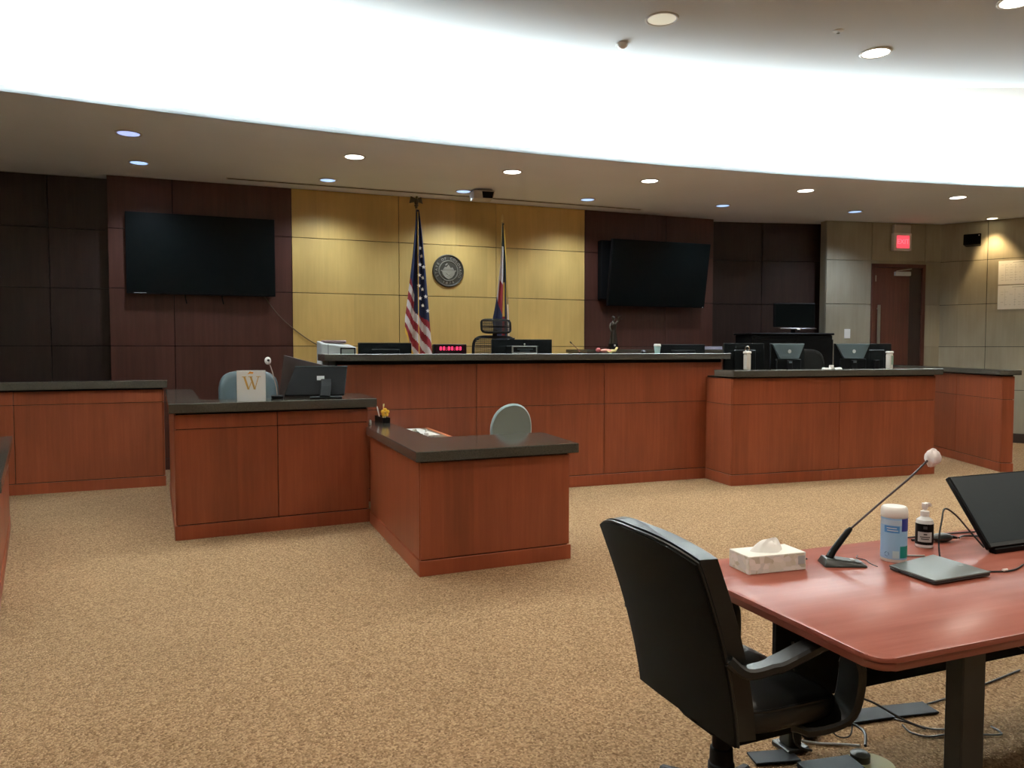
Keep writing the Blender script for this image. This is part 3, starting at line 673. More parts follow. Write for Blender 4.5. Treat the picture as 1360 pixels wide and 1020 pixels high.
def executive_chair(label, loc, rz, full=True):
    t = thing('executive_chair', label, 'chair', loc, rz)
    def outline(s, tt):
        w = .50 + .03 * math.sin(min(1, tt * 1.15) * math.pi / 2)
        ztop = 1.005 - .045 * abs(s) ** 2.6
        zb = .41 + .012 * (1 - s * s)
        z = zb + tt * (ztop - zb)
        return s * w / 2, z
    def lean(tt): return -.165 + .014 * math.sin(tt * math.pi) - .185 * tt ** 1.1
    def shell(front, off):
        def P(u, v):
            s = 2 * u - 1; y, z = outline(s, v)
            return (lean(v) + .05 * s * s * (.4 + .6 * v) + off(s, v), y, z)
        return P
    def closed(off0, off1, k0=1.0, k1=1.0, nu=20, nv=24, rounding=.0):
        b = B()
        n = 2 * (nu + 1); rings = []
        for j in range(nv + 1):
            v = j / nv; ring = []
            for i in range(nu + 1):
                s = (2 * i / nu - 1); y, z = outline(s, v); e = max(0, 1 - abs(s) ** 6) * max(0, 1 - (2 * v - 1) ** 10)
                x = lean(v) + .05 * s * s * (.4 + .6 * v)
                ring.append((x + off0 * (rounding + (1 - rounding) * e), y * k0, z))
            for i in range(nu, -1, -1):
                s = (2 * i / nu - 1); y, z = outline(s, v); e = max(0, 1 - abs(s) ** 4) * max(0, 1 - (2 * v - 1) ** 8)
                x = lean(v) + .05 * s * s * (.4 + .6 * v)
                ring.append((x + off1 * (rounding + (1 - rounding) * e ** .5), y * k1, z))
            rings.append([b.bm.verts.new(p) for p in ring])
        for a, c in zip(rings, rings[1:]):
            for i in range(len(a)): b.bm.faces.new((a[i], a[(i + 1) % len(a)], c[(i + 1) % len(a)], c[i]))
        b.bm.faces.new(rings[0][::-1]); b.bm.faces.new(rings[-1]); return b
    mk('back_shell', closed(-.012, .02, 1.0, 1.0, rounding=.5), SHELL, t, True)
    mk('back_cushion', closed(.018, .105, .985, 1.02, rounding=.62).move((0, 0, .012)), LEATHER, t, True)
    # piping along the shell's edge
    pts = []
    for k in range(41):
        s = -1 + 2 * k / 40; y, z = outline(s, 1); pts.append((lean(1) + .05 * s * s + .006, y, z + .003))
    side = []
    for k in range(13):
        y, z = outline(1, k / 12); side.append((lean(k / 12) + .05 * (.4 + .6 * k / 12) + .006, y, z))
    mk('piping', B().tube([(x, -y, z) for x, y, z in side] + pts + side[::-1], .005, 6), LEATHER, t, True)
    def seat(u, v):
        a = 2 * math.pi * u; ca, sa = math.cos(a), math.sin(a)
        ex = abs(ca) ** .45 * (1 if ca > 0 else -1); ey = abs(sa) ** .45 * (1 if sa > 0 else -1)
        ph = math.pi * (v - .5); r = math.cos(ph) ** .42 if abs(math.cos(ph)) > 1e-6 else 0; h = math.sin(ph); h = abs(h) ** .7 * (1 if h > 0 else -1)
        x = .082 + .215 * ex * r; y = .258 * ey * r
        z = .455 + .060 * h - (.04 * max(0, (x - .15) / .15) ** 2) + (.01 * (y / .26) ** 2)
        return (x, y, z)
    mk('seat', B().grid(seat, 48, 14, closeu=True), LEATHER, t, True, angle=60)
    pip = [seat(k / 48, .62) for k in range(49)]
    mk('seat_piping', B().tube([(x * 1.0, y * 1.0, z) for x, y, z in pip], .005, 6), LEATHER, t, True)
    mk('seat_pan', B().box(-.12, .26, -.2, .2, .375, .41, .012, 2), BLACKM, t)
    for s in (-1, 1): arm(t, s, LEATHER)
    for s in (-1, 1): mk('arm_bolt', B().tube([(-.19, s * .245, .672), (-.19, s * .272, .672)], .007, 10), CHROME, t, True)
    mk('back_bracket', B().flat([(-.05, 0, .385), (-.12, 0, .385), (-.15, 0, .42), (-.16, 0, .5)], .07, .02, (0, 1, 0)), BLACKM, t)
    mk('tilt_mechanism', B().box(-.09, .10, -.07, .07, .34, .39, .015, 2), BLACKM, t)
    mk('gas_column', B().lathe([(.0, .36), (.03, .36), (.03, .265), (.036, .26), (.038, .215), (.042, .21), (.044, .1), (.05, .09), (0, .08)], n=20), BLACK, t, True)
    star_base(t, BLACK)
    return t
executive_chair('black leather executive chair turned away from the camera beside the polished table', (1.518, 2.024, 0), R(1.5))
executive_chair('second black chair pushed under the table, cut by the right picture edge', (3.14, 1.80, 0), R(84))

def simple_chair(name, label, loc, rz, m, w, zb0, zb1, oval=False, arms=False, seat_z=.46):
    """faces +X locally"""
    t = thing(name, label, 'chair', loc, rz)
    n = 32; pts = []
    e = .55 if not oval else .95
    for k in range(n):
        a = 2 * math.pi * k / n; c, s = math.cos(a), math.sin(a)
        yy = abs(c) ** e * (1 if c > 0 else -1) * w / 2; zz = (zb0 + zb1) / 2 + abs(s) ** e * (1 if s > 0 else -1) * (zb1 - zb0) / 2
        if oval: yy *= 1 - .10 * (s > 0) * s * .0
        pts.append((yy, zz))
    b = B()
    def layer(x, k): return [b.bm.verts.new((x + .05 * (y / (w / 2)) ** 2 - .10 * (z - zb0), y * k, (z - (zb0 + zb1) / 2) * k + (zb0 + zb1) / 2)) for y, z in pts]
    Ls = [layer(-.245, .82), layer(-.255, .93), layer(-.24, .985), layer(-.225, 1.0), layer(-.205, .985), layer(-.185, .93), layer(-.175, .8)]
    for a, c in zip(Ls, Ls[1:]):
        for i in range(n): b.bm.faces.new((a[i], a[(i + 1) % n], c[(i + 1) % n], c[i]))
    b.bm.faces.new(Ls[0][::-1]); b.bm.faces.new(Ls[-1])
    mk('backrest', b, m, t, True, angle=60)
    mk('seat', B().box(-.22, .24, -.23, .23, seat_z - .06, seat_z + .02, .035, 3), m, t, True)
    mk('back_bracket', B().flat([(-.02, 0, seat_z - .07), (-.22, 0, seat_z - .06), (-.29, 0, seat_z + .05), (-.28, 0, zb0 + .1)], .06, .02, (0, 1, 0)), BLACK, t)
    mk('gas_column', B().lathe([(.028, seat_z - .06), (.028, .25), (.038, .24), (.04, .1), (0, .09)], n=16), BLACK, t, True)
    if arms:
        for s in (-1, 1): mk('armrest', B().flat([(-.1, s * .25, seat_z + .22), (.14, s * .25, seat_z + .22)], .07, .03, (0, 1, 0)).flat([(.0, s * .26, seat_z + .21), (.0, s * .24, seat_z - .05)], .03, .03, (0, 1, 0)), BLACK, t)
    star_base(t, BLACK)
    return t
simple_chair('task_chair', 'pale grey task chair with oval back behind the small corner desk', (2.60, 6.85, 0), R(85), CHAIRF, .40, .55, 1.05, oval=True)
simple_chair('witness_chair', 'slate grey wide-backed chair behind the white card with a golden letter', (.36, 8.25, .2), R(-88), CHAIRW, .60, .55, 1.125, arms=True)
simple_chair('desk_chair', 'black low-backed chair between the two pairs of monitors', (7.75, 8.35, .5), R(-100), SHELL, .52, .5, 1.05)
# judge's mesh chair (faces the room, -Y)
t = thing('mesh_chair', 'tall black mesh chair with a separate headrest at the centre of the bench', 'chair', (3.42, 9.15, .5), R(-90))
def frame_back(w, z0, z1, x, r):
    pts = []
    for k in range(33):
        a = 2 * math.pi * k / 32; c, s = math.cos(a), math.sin(a)
        pts.append((x - .03 * s, abs(c) ** .4 * (1 if c > 0 else -1) * w / 2, (z0 + z1) / 2 + abs(s) ** .4 * (1 if s > 0 else -1) * (z1 - z0) / 2))
    return pts
mk('back_frame', B().tube(frame_back(.60, .62, 1.21, -.22, .014), .02, 8), BLACK, t, True)
b = B()
for k in range(24): b.tube([(-.215 - .0, -.27, .65 + k * .0235), (-.235, 0, .65 + k * .0235), (-.215, .27, .65 + k * .0235)], .0062, 4)
for k in range(22): b.tube([(-.225, -.27 + k * .0257, .64), (-.235, -.27 + k * .0257, 1.2)], .0028, 4)
mk('back_mesh', b, MESH, t)
mk('headrest_frame', B().tube(frame_back(.40, 1.26, 1.43, -.19, .012), .014, 8).box(-.20, -.185, -.19, .19, 1.33, 1.345), BLACK, t, True)
b = B()
for k in range(12): b.tube([(-.18, -.19, 1.265 + k * .0145), (-.20, 0, 1.265 + k * .0145), (-.18, .19, 1.265 + k * .0145)], .0048, 4)
for k in range(16): b.tube([(-.19, -.185 + k * .0247, 1.265), (-.19, -.185 + k * .0247, 1.43)], .0026, 4)
mk('headrest_mesh', b, MESH, t)
mk('headrest_post', B().flat([(-.24, 0, 1.1), (-.25, 0, 1.2), (-.21, 0, 1.3)], .06, .02, (0, 1, 0)), BLACK, t)
mk('seat', B().box(-.22, .26, -.25, .25, .44, .50, .03, 3), SHELL, t, True)
for s in (-1, 1): mk('armrest', B().flat([(-.12, s * .29, .70), (.14, s * .29, .70)], .08, .03, (0, 1, 0)).flat([(0, s * .29, .69), (0, s * .24, .42)], .04, .03, (0, 1, 0)), BLACK, t)
mk('spine', B().flat([(-.05, 0, .42), (-.26, 0, .44), (-.28, 0, .8), (-.25, 0, 1.1)], .07, .025, (0, 1, 0)), BLACK, t)
mk('gas_column', B().lathe([(.028, .44), (.028, .25), (.04, .24), (.04, .1), (0, .09)], n=16), BLACK, t, True)
star_base(t, BLACK, r=.32)

# ---------------------------------------------------------------- monitors
def monitor(label, loc, rz, w, h, z0, kind='plain', tilt=0, name='computer_monitor', screen_side=1):
    """stands at loc, back faces -Y, z0 = height of the panel's lower edge above the base"""
    t = thing(name, label, 'monitor', loc, rz)
    def T(b): b.rot('X', R(tilt), (0, 0, z0)); return b
    mk('panel_housing', T(B().box(-w / 2, w / 2, -.012, .018, z0, z0 + h, .006, 2)), MONB, t)
    mk('screen', T(B().box(-w / 2 + .012, w / 2 - .012, .018, .0195, z0 + .02, z0 + h - .012)), SCREEN, t)
    if kind == 'dell':      # back with a grey tapered bulge, as on the two centre monitors
        k = w * .5
        b = B().hull8([(-k * .55, -.05, z0 + .5 * h), (k * .55, -.05, z0 + .5 * h), (k * .55, -.012, z0 + .5 * h), (-k * .55, -.012, z0 + .5 * h), (-k * .96, -.03, z0 + h - .004), (k * .96, -.03, z0 + h - .004), (k * .96, -.012, z0 + h - .004), (-k * .96, -.012, z0 + h - .004)], .003)
        mk('back_bulge', T(b), GREYP, t)
        mk('back_shell', T(B().box(-k * .75, k * .75, -.04, -.012, z0 + .04, z0 + .5 * h, .01)), MONB, t)
        mk('badge', T(B().lathe([(0, .0), (.024, 0), (.024, .003), (0, .003)], n=16, axis='y').move((0, -.046, z0 + .74 * h))), LGREY, t)
    else:
        mk('back_shell', T(B().box(-w * .27, w * .27, -.032, -.012, z0 + .15 * h, z0 + .8 * h, .01)), MONB, t)
    mk('stand_neck', B().box(-.035, .035, -.065, -.035, .01, z0 + h * .45, .005), BLACK, t)
    mk('stand_foot', B().box(-.12, .12, -.13, .09, 0, .014, .005), BLACK, t)
    if kind == 'dell': mk('neck_badge', B().box(-.022, .022, -.068, -.065, z0 + .36 * h, z0 + .42 * h), GREYP, t)
    return t
# bench worktop is at 1.24
monitor('wide low black monitor behind the bench top, right of the white box', (1.78, 8.42, 1.24), R(3), .60, .345, .035)
monitor('black monitor in front of the tall mesh chair with a small framed plate before it', (3.42, 8.45, 1.24), R(-7), .74, .37, .055)
monitor('black monitor at the right end of the high bench beside the white cup', (5.66 - .03, 8.42, 1.24), R(2), .70, .35, .02)
# wide right desk worktop at 1.10
YM = lambda x: 7.72 - .07 * (x - 5.5)
monitor('plain black monitor behind the ringed bottle on the wide right desk', (6.02, YM(6.0), 1.10), R(-4), .56, .38, .14)
monitor('black monitor with grey tapered back and round badge, left one of its pair', (6.62, YM(6.6) - .02, 1.10), R(-2), .50, .38, .14, 'dell')
monitor('black monitor with grey tapered back and round badge, right one nearest the door', (7.59, YM(7.5) - .02, 1.10), R(-6), .52, .38, .14, 'dell')
m4 = monitor('plain black monitor with a thin bright left edge, last on the wide right desk', (8.02, YM(8.0) + .06, 1.10), R(-14), .46, .38, .14)
mk('edge_strip', B().box(-.232, -.226, -.016, .018, .16, .52, .001), STEEL, m4)
# witness monitor pair
t = thing('computer_monitor', 'black monitor tilted back on the witness stand with its rear toward the camera', 'monitor', (.89, 7.04, 1.113), R(-8))
def T2(b): b.rot('X', R(-22), (0, 0, .02)); return b
mk('panel_housing', T2(B().hull8([(-.30, -.02, .02), (.22, -.02, .02), (.22, .012, .02), (-.30, .012, .02), (-.21, -.02, .29), (.25, -.02, .29), (.25, .012, .29), (-.21, .012, .29)], .005)), BLACK, t)
mk('screen', T2(B().hull8([(-.285, .012, .03), (.21, .012, .03), (.21, .014, .03), (-.285, .014, .03), (-.20, .012, .28), (.235, .012, .28), (.235, .014, .28), (-.20, .014, .28)])), SCREEN, t)
mk('top_edge', T2(B().box(-.21, .25, -.022, .014, .29, .297)), GREYP, t)
mk('stand_arm', B().flat([(.05, -.12, .02), (.06, -.05, .10), (.06, .02, .16)], .09, .025, (1, 0, 0)), BLACKM, t)
mk('stand_foot', B().box(-.08, .2, -.13, .06, 0, .018, .006), BLACK, t)
mk('rear_badge', T2(B().box(-.02, .045, -.0235, -.02, .16, .20)), LGREY, t)
t = thing('screen_hood', 'dark slanted privacy panel standing behind the tilted witness monitor', 'panel', (.72, 7.30, 1.035), R(-4))
mk('hood_panel', B().hull8([(-.17, -.10, 0), (.34, .10, 0), (.34, .12, 0), (-.17, -.08, 0), (-.11, -.10, .46), (.34, .10, .34), (.34, .12, .34), (-.11, -.08, .46)], .002), mat('hood_brown', (.035, .018, .014), .5), t)
mk('hood_foot', B().box(-.17, .0, -.12, -.03, 0, .015), BLACK, t)

# ---------------------------------------------------------------- things on the bench
t = thing('white_printer', 'off-white boxy machine with small display at the left end of the bench', 'printer', (1.22, 8.36, 1.24), R(0))
mk('printer_body', B().hull8([(-.16, -.2, 0), (.20, -.2, 0), (.20, .2, 0), (-.16, .2, 0), (-.16, -.2, .37), (.20, -.2, .33), (.20, .2, .36), (-.16, .2, .40)], .012, 2), mat('printer_white', (.55, .58, .58), .45), t)
mk('top_hatch', B().box(-.12, .12, -.05, .18, .37, .405, .01), mat('printer_hatch', (.12, .07, .07), .5), t)
mk('display_bezel', B().box(.03, .19, -.206, -.2, .20, .325, .002), BLACK, t)
mk('display_window', B().box(.045, .175, -.209, -.206, .215, .31), mat('lcd_grey', (.22, .25, .22), .3), t)
mk('side_seam', B().box(-.095, -.09, -.203, -.2, .0, .36), GREYP, t)
t = thing('digital_timer', 'black timer box with glowing red digits right of the striped flag', 'timer', (2.47, 8.25, 1.24), 0)
mk('timer_case', B().box(-.19, .19, -.03, .05, 0, .365, .006), BLACK, t)
mk('timer_face', B().box(-.175, .175, -.034, -.03, .26, .355), mat('timer_face', (.02, .004, .008), .2), t)
text_mesh('88:88:88', .062, mat('timer_red', (1, .02, .12), .5, emit=1.3, ecol=(1, .05, .16)), t, Matrix.Translation((0, -.0355, .315)) @ FRONT, .0005, 'red_digits', space=1.2)
t = thing('name_plate', 'small black plate in a silver frame standing before the centre monitor', 'sign', (3.27, 8.0, 1.5), 0)
mk('plate', B().box(-.14, .14, -.006, .006, .01, .075), BLACK, t)
mk('plate_frame', B().box(-.15, .15, -.01, .01, 0, .012, .002).box(-.15, .15, -.01, .01, .073, .085, .002).box(-.15, -.138, -.01, .01, .01, .075).box(.138, .15, -.01, .01, .01, .075), mat('frame_pewter', (.28, .28, .26), .4, .5), t)
mk('plate_finial', B().tube([(0, 0, .083), (0, 0, .10)], .004).ell((0, 0, .104), .01, .006, .008), CHROME, t, True)
mk('engraved_line', B().box(-.09, .10, -.0075, -.006, .045, .055).box(-.06, .06, -.0075, -.006, .025, .032), GREYP, t)
t = thing('table_microphone', 'thin slanted gooseneck microphone right of the centre monitor on the bench', 'microphone', (3.98, 8.3, 1.5), 0)
t.location = (3.98, 8.02, 1.5)
mk('gooseneck', B().tube(curve([(0, 0, .01), (-.05, .0, .06), (-.12, .0, .12)]), .004, 6), mat('red_brown_wire', (.20, .04, .03), .5), t, True)
mk('mic_foot', B().lathe([(0, 0), (.025, 0), (.025, .008), (.006, .014), (0, .014)], n=14), BLACK, t, True)
mk('mic_capsule', B().tube([(-.115, 0, .115), (-.135, 0, .135)], .007, 8), BLACK, t, True)
t = thing('toy_figure', 'tiny pink and cream toy figure lying on the bench top below the statuette', 'toy', (4.30, 8.0, 1.5), 0)
PINK = mat('toy_pink', (.75, .32, .26), .6); CREAM = mat('toy_cream', (.75, .62, .28), .6)
mk('toy_body', B().ell((.0, 0, .03), .085, .025, .022), PINK, t, True)
mk('toy_head', B().ell((-.10, 0, .038), .032, .026, .028), mat('toy_hair', (.35, .07, .07), .6), t, True)
mk('toy_leg', B().tube([(.06, 0, .03), (.12, 0, .03), (.15, 0, .07)], [.018, .016, .014], 8), CREAM, t, True)
mk('toy_arm', B().tube([(.0, -.02, .03), (.03, -.03, .012), (.06, -.03, .01)], .009, 8), CREAM, t, True)
t = thing('paper_cup', 'pale blue cup with a white lid on the high bench', 'cup', (4.985, 7.98, 1.5), 0)
mk('cup_wall', B().lathe([(0, 0), (.030, 0), (.04, .085), (.0385, .085), (.029, .003)], n=24), mat('cup_blue', (.42, .62, .60), .5), t, True)
mk('cup_lid', B().lathe([(.043, .083), (.044, .092), (.040, .105), (.036, .113), (.0, .112)], n=24), WHITE, t, True)
t = thing('computer_mouse', 'small dark mouse on the bench top left of the white cup', 'mouse', (4.83, 8.04, 1.5), R(70))
mk('mouse_body', B().ell((0, 0, .018), .055, .032, .022, 16, 8), mat('mouse_dark', (.02, .02, .03), .35), t, True)
mk('scroll_wheel', B().tube([(.028, -.004, .034), (.028, .004, .034)], .008, 10), BLACK, t, True)
# credenza behind the bench with the statuette
t = thing('rear_credenza', 'long low dark credenza against the wall behind the right part of the bench', 'cabinet', (6.2, 10.3, .5), 0)
mk('cabinet_body', B().box(-1.1, 1.35, -.25, .40, 0, 1.0, .003), DARKW, t)
mk('cabinet_top', B().box(-1.13, 1.38, -.30, .42, 1.0, 1.045, .004), SLAB, t)
for k in range(3): dd = mk('cabinet_door', B().box(-1.06 + k * .81, -.29 + k * .81, -.265, -.25, .08, .94, .002), DARKW, t); mk('handle', B().box(-.34 + k * .81, -.33 + k * .81, -.285, -.265, .6, .75), STEEL, dd)
t = thing('justice_statuette', 'small dark bronze figure of a robed woman with one arm raised, below the right television', 'statue', (5.56, 10.12, 1.545), 0)
mk('plinth', B().box(-.075, .075, -.06, .06, 0, .03, .004).box(-.055, .055, -.05, .05, .03, .085, .004), BLACK, t)
mk('plaque', B().lathe([(0, .0), (.016, 0), (.016, .004), (0, .004)], n=14, axis='y').move((0, -.051, .06)), mat('plaque_white', (.8, .8, .8), .3), t)
def robe(u, v):
    a = 2 * math.pi * u; prof = [(0, .058), (.3, .046), (.5, .038), (.62, .030), (.74, .040), (.86, .043), (.95, .028), (1, .013)]
    for (v0, r0), (v1, r1) in zip(prof, prof[1:]):
        if v0 <= v <= v1: r = r0 + (r1 - r0) * (v - v0) / (v1 - v0); break
    r *= 1 + .10 * math.sin(a * 9) * (1 - v)
    return (r * 1.15 * math.cos(a) + .008 * math.sin(v * 3), r * .8 * math.sin(a), .085 + .335 * v)
b = B().grid(robe, 40, 24, closeu=True)
b.tube([(0, 0, .41), (0.004, 0, .44)], .013, 10).ell((.004, -.004, .463), .022, .026, .03)
b.tube(curve([(.04, 0, .385), (.075, -.01, .42), (.085, -.02, .47)], 4), [.014] * 4 + [.012] * 4 + [.009], 8)
b.tube(curve([(-.04, 0, .385), (-.065, -.015, .33), (-.055, -.04, .27)], 4), [.014] * 4 + [.012] * 4 + [.009], 8)
for k, a in enumerate((-.012, -.006, 0, .006, .011)): b.tube([(.085 + a, -.02, .47), (.09 + a * 1.2, -.026, .487), (.092 + a, -.034, .482)], .0035, 5)
for k, a in enumerate((-.010, -.005, 0, .005, .010)): b.tube([(-.055 + a, -.042, .27), (-.055 + a, -.05, .252), (-.055 + a, -.045, .243)], .0035, 5)
b.ell((.004, -.031, .458), .004, .006, .006).box(-.016, .024, -.0285, -.02, .466, .474)
mk('robed_figure', b, BRONZE, t, True)
mk('hair', B().ell((.004, .008, .470), .025, .024, .027), BRONZE, t, True)
mk('scales', B().tube([(.05, -.028, .497), (.125, -.028, .505)], .003).tube([(.052, -.028, .497), (.052, -.028, .45)], .0012).tube([(.123, -.028, .505), (.123, -.028, .455)], .0012).lathe([(0, .442), (.018, .45), (.019, .452), (0, .445)], (.052, -.028, 0), 12).lathe([(0, .447), (.018, .455), (.019, .457), (0, .45)], (.123, -.028, 0), 12), BRONZE, t, True)
mk('sword', B().flat([(-.055, -.046, .28), (-.065, -.05, .10)], .010, .003, (1, 0, 0)).box(-.075, -.035, -.05, -.042, .262, .268), BRONZE, t)
t = thing('paper_stack', 'pale lilac stack of papers on the dark credenza beside the bench end', 'papers', (7.25, 10.2, 1.545), R(10))
for k in range(4): mk('sheet_bundle', B().box(-.24, .22, -.14, .16, .012 * k, .012 * k + .010).rot('Z', R((k * 37) % 9 - 4), (0, 0, 0)), mat('lilac_paper', (.42, .42, .55), .7), t)
# black cabinet with a screen on it
t = thing('equipment_cabinet', 'black equipment cabinet in the dark alcove behind the right desk', 'cabinet', (8.55, 9.85, .5), R(-12))
mk('cabinet_case', B().box(-.75, .62, -.28, .28, 0, 1.27, .02, 2), BLACKM, t)
mk('cabinet_lid', B().box(-.77, .64, -.30, .30, 1.27, 1.30, .01), BLACK, t)
for s in (-.72, 0): mk('cabinet_door', B().box(s, s + .62, -.292, -.28, .06, 1.2, .003), BLACKM, t)
t = thing('alcove_screen', 'dark screen with a silver camera bar standing on the black cabinet', 'monitor', (8.66, 9.84, 1.80), R(-14))
mk('panel_housing', B().box(-.33, .36, -.02, .03, .10, .48, .006), BLACK, t)
mk('screen', B().box(-.31, .34, -.023, -.02, .12, .46), SCREEN, t)
mk('camera_bar', B().box(-.25, .36, -.07, -.03, .065, .082, .003).ell((.06, -.06, .055), .035, .03, .028), CHROME, t, True)
mk('stand_foot', B().box(-.15, .18, -.1, .12, 0, .012).box(-.03, .03, -.01, .02, .01, .12), BLACK, t)

# ---------------------------------------------------------------- things on the right desk
def pump_tall(label, x, y, z, ring):
    t = thing('sanitizer_bottle', label, 'bottle', (x, y, z), R(10))
    mk('bottle_body', B().box(-.034, .034, -.03, .03, 0, .185, .012, 3), mat('bottle_pale', (.62, .60, .56), .4), t, True)
    mk('bottle_cap', B().box(-.039, .039, -.034, .034, .185, .215, .012, 3), WHITE, t, True)
    if ring: mk('carry_ring', B().tube([(.0 + .034 * math.cos(a * math.pi / 8), 0, .243 + .030 * math.sin(a * math.pi / 8)) for a in range(17)], .0055, 6), CHROME, t, True)
    else: mk('label_patch', B().box(-.012, .03, -.0325, -.03, .05, .16), mat('label_green', (.25, .35, .28), .6), t)
pump_tall('pale bottle with a chrome ring on top, on the wide right desk', 5.655, 7.16, 1.31, True)
pump_tall('pale square bottle without a ring at the right end of the wide right desk', 7.70, 7.07, 1.31, False)
t = thing('phone_rest', 'small white splayed stand in the middle of the wide right desk top', 'stand', (6.86, 7.13, 1.31), R(-4))
mk('stand_wing', B().hull8([(-.13, -.03, 0), (-.03, -.03, 0), (-.03, .03, 0), (-.13, .03, 0), (-.12, -.02, .022), (-.02, -.02, .016), (-.02, .02, .016), (-.12, .02, .022)], .003), WHITE, t)
mk('stand_wing', B().hull8([(.03, -.03, 0), (.13, -.03, 0), (.13, .03, 0), (.03, .03, 0), (.02, -.02, .016), (.12, -.02, .022), (.12, .02, .022), (.02, .02, .016)], .003), WHITE, t)
mk('stand_clip', B().box(-.035, .02, -.012, .012, .005, .05, .004), WHITE, t)
t = thing('black_phone', 'small dark desk telephone between the paired monitors on the right desk', 'telephone', (6.98, 7.50, 1.10), R(-170))
mk('phone_base', B().hull8([(-.09, -.1, 0), (.09, -.1, 0), (.09, .1, 0), (-.09, .1, 0), (-.09, -.1, .03), (.09, -.1, .03), (.09, .1, .08), (-.09, .1, .08)], .006), BLACK, t)
mk('handset', B().flat(curve([(-.06, -.09, .06), (-.06, 0, .085), (-.06, .09, .095)], 4), .045, .03, (1, 0, 0)), BLACK, t, True)

# ---------------------------------------------------------------- things on the witness stand and small desk
t = thing('letter_card', 'white card with a golden W standing on the witness stand', 'sign', (.305, 6.84, 1.113), R(-4))
mk('card', B().box(-.115, .115, -.03, -.027, 0, .255).box(-.115, .115, .03, .033, 0, .255).hull8([(-.115, -.03, .252), (.115, -.03, .252), (.115, .033, .252), (-.115, .033, .252), (-.115, -.03, .256), (.115, -.03, .256), (.115, .033, .256), (-.115, .033, .256)]), mat('card_white', (.86, .92, .95), .6), t)
b = B(); yy = (-.0315, -.030); S = .0085
def st(x0, z0, x1, z1, w): b.yprism([(x0 - w / 2, z0), (x0 + w / 2, z0), (x1 + w / 2, z1), (x1 - w / 2, z1)], *yy)
st(-.022, .098, -.055, .205, .016); st(-.022, .098, .0, .160, .006); st(.028, .098, -.004, .205, .016); st(.028, .098, .058, .205, .006)
for cx in (-.056, -.006, .058): b.box(cx - .018, cx + .018, yy[0], yy[1], .203, .208)
mk('golden_letter', b, mat('card_gold', (.60, .40, .12), .5), t)
mk('orange_mark', B().yprism([(-.03, .225), (-.01, .250), (.02, .243), (.012, .228), (-.005, .232)], *yy), mat('card_orange', (.85, .42, .08), .6), t)
t = thing('gooseneck_microphone', 'thin gooseneck microphone with white foam cover rising behind the white card', 'microphone', (.53, 7.05, 1.113), 0)
mk('mic_base', B().box(-.05, .05, -.05, .07, 0, .03, .01, 2), BLACK, t)
mk('gooseneck', B().tube(curve([(0, .0, .03), (-.01, .02, .12), (-.045, .03, .26), (-.065, .03, .31)]), .0045, 8), mat('neck_tan', (.30, .22, .18), .35, .5), t, True)
mk('foam_cover', B().ell((-.075, .02, .335), .028, .028, .034), mat('foam_white', (.82, .78, .76), .8), t, True)
mk('capsule_opening', B().lathe([(0, 0), (.009, 0), (.011, .004), (0, .006)], (-.072, -.006, .338), 12, axis='y'), BLACK, t, True)
t = thing('pencil_holder', 'long black pen tray at the far end of the small desk top', 'pen holder', (1.50, 7.24, .86), R(2))
mk('tray', B().box(-.035, .035, -.16, .16, 0, .012, .002).box(-.035, -.028, -.16, .16, .01, .05).box(.028, .035, -.16, .16, .01, .05).box(-.035, .035, -.16, -.152, .01, .05).box(-.035, .035, .152, .16, .01, .05), BLACK, t)
t = thing('white_pen', 'white pen leaning in the black pen tray', 'pen', (1.5, 7.36, .873), 0)
mk('pen_barrel', B().tube([(0, .0, .0), (-.02, .03, .12)], .006, 8), WHITE, t, True); mk('pen_tip', B().tube([(-.02, .03, .12), (-.023, .034, .135)], [.005, .001], 8), PINK, t, True)
t = thing('orange_marker', 'slim orange-tipped marker behind the yellow paper flower', 'pen', (1.5, 7.24, .873), 0)
mk('marker_barrel', B().tube([(0, 0, .0), (.015, .02, .13)], .006, 8), mat('marker_orange', (.75, .35, .12), .5), t, True); mk('marker_cap', B().tube([(.015, .02, .13), (.018, .024, .155)], .007, 8), CREAM, t, True)
t = thing('yellow_flower', 'bright yellow paper flower standing in the pen tray', 'flower', (1.5, 7.14, .873), 0)
mk('stem', B().tube([(0, 0, 0), (.005, .0, .05)], .006, 8), CREAM, t, True)
for k in range(5):
    a = k * 2 * math.pi / 5 + .3
    mk('petal', B().ell((.005 + .024 * math.cos(a), 0, .082 + .024 * math.sin(a)), .019, .010, .019), mat('petal_yellow', (.9, .55, .04), .6), t, True)
mk('flower_heart', B().ell((.005, -.008, .082), .012, .008, .012), mat('heart_ochre', (.6, .35, .05), .6), t, True)
t = thing('red_eraser', 'small red knob-shaped eraser beside the yellow flower', 'eraser', (1.5, 7.20, .873), 0)
mk('eraser_stem', B().tube([(0, 0, 0), (0, 0, .07)], .005, 8), CREAM, t, True); mk('eraser_head', B().ell((0, 0, .083), .018, .015, .018), mat('eraser_red', (.65, .10, .06), .6), t, True)
t = thing('small_cap', 'tiny white cap lying at the far corner of the small desk top', 'cap', (1.36, 7.12, .86), 0)
mk('cap_body', B().lathe([(0, 0), (.012, 0), (.010, .03), (0, .034)], n=12), WHITE, t, True)
tag(mk('paper_sheet', B().prism([(1.62, 6.98), (2.0, 7.02), (1.97, 7.66), (1.62, 7.64)], .7355, .739), PAPER), 'white sheet of paper on the inner worktop of the small desk', 'paper')
t = thing('desk_stapler', 'black stapler lying on the white sheet', 'stapler', (1.70, 7.10, .739), R(70))
mk('stapler_base', B().box(-.09, .09, -.018, .018, 0, .012, .004), BLACK, t)
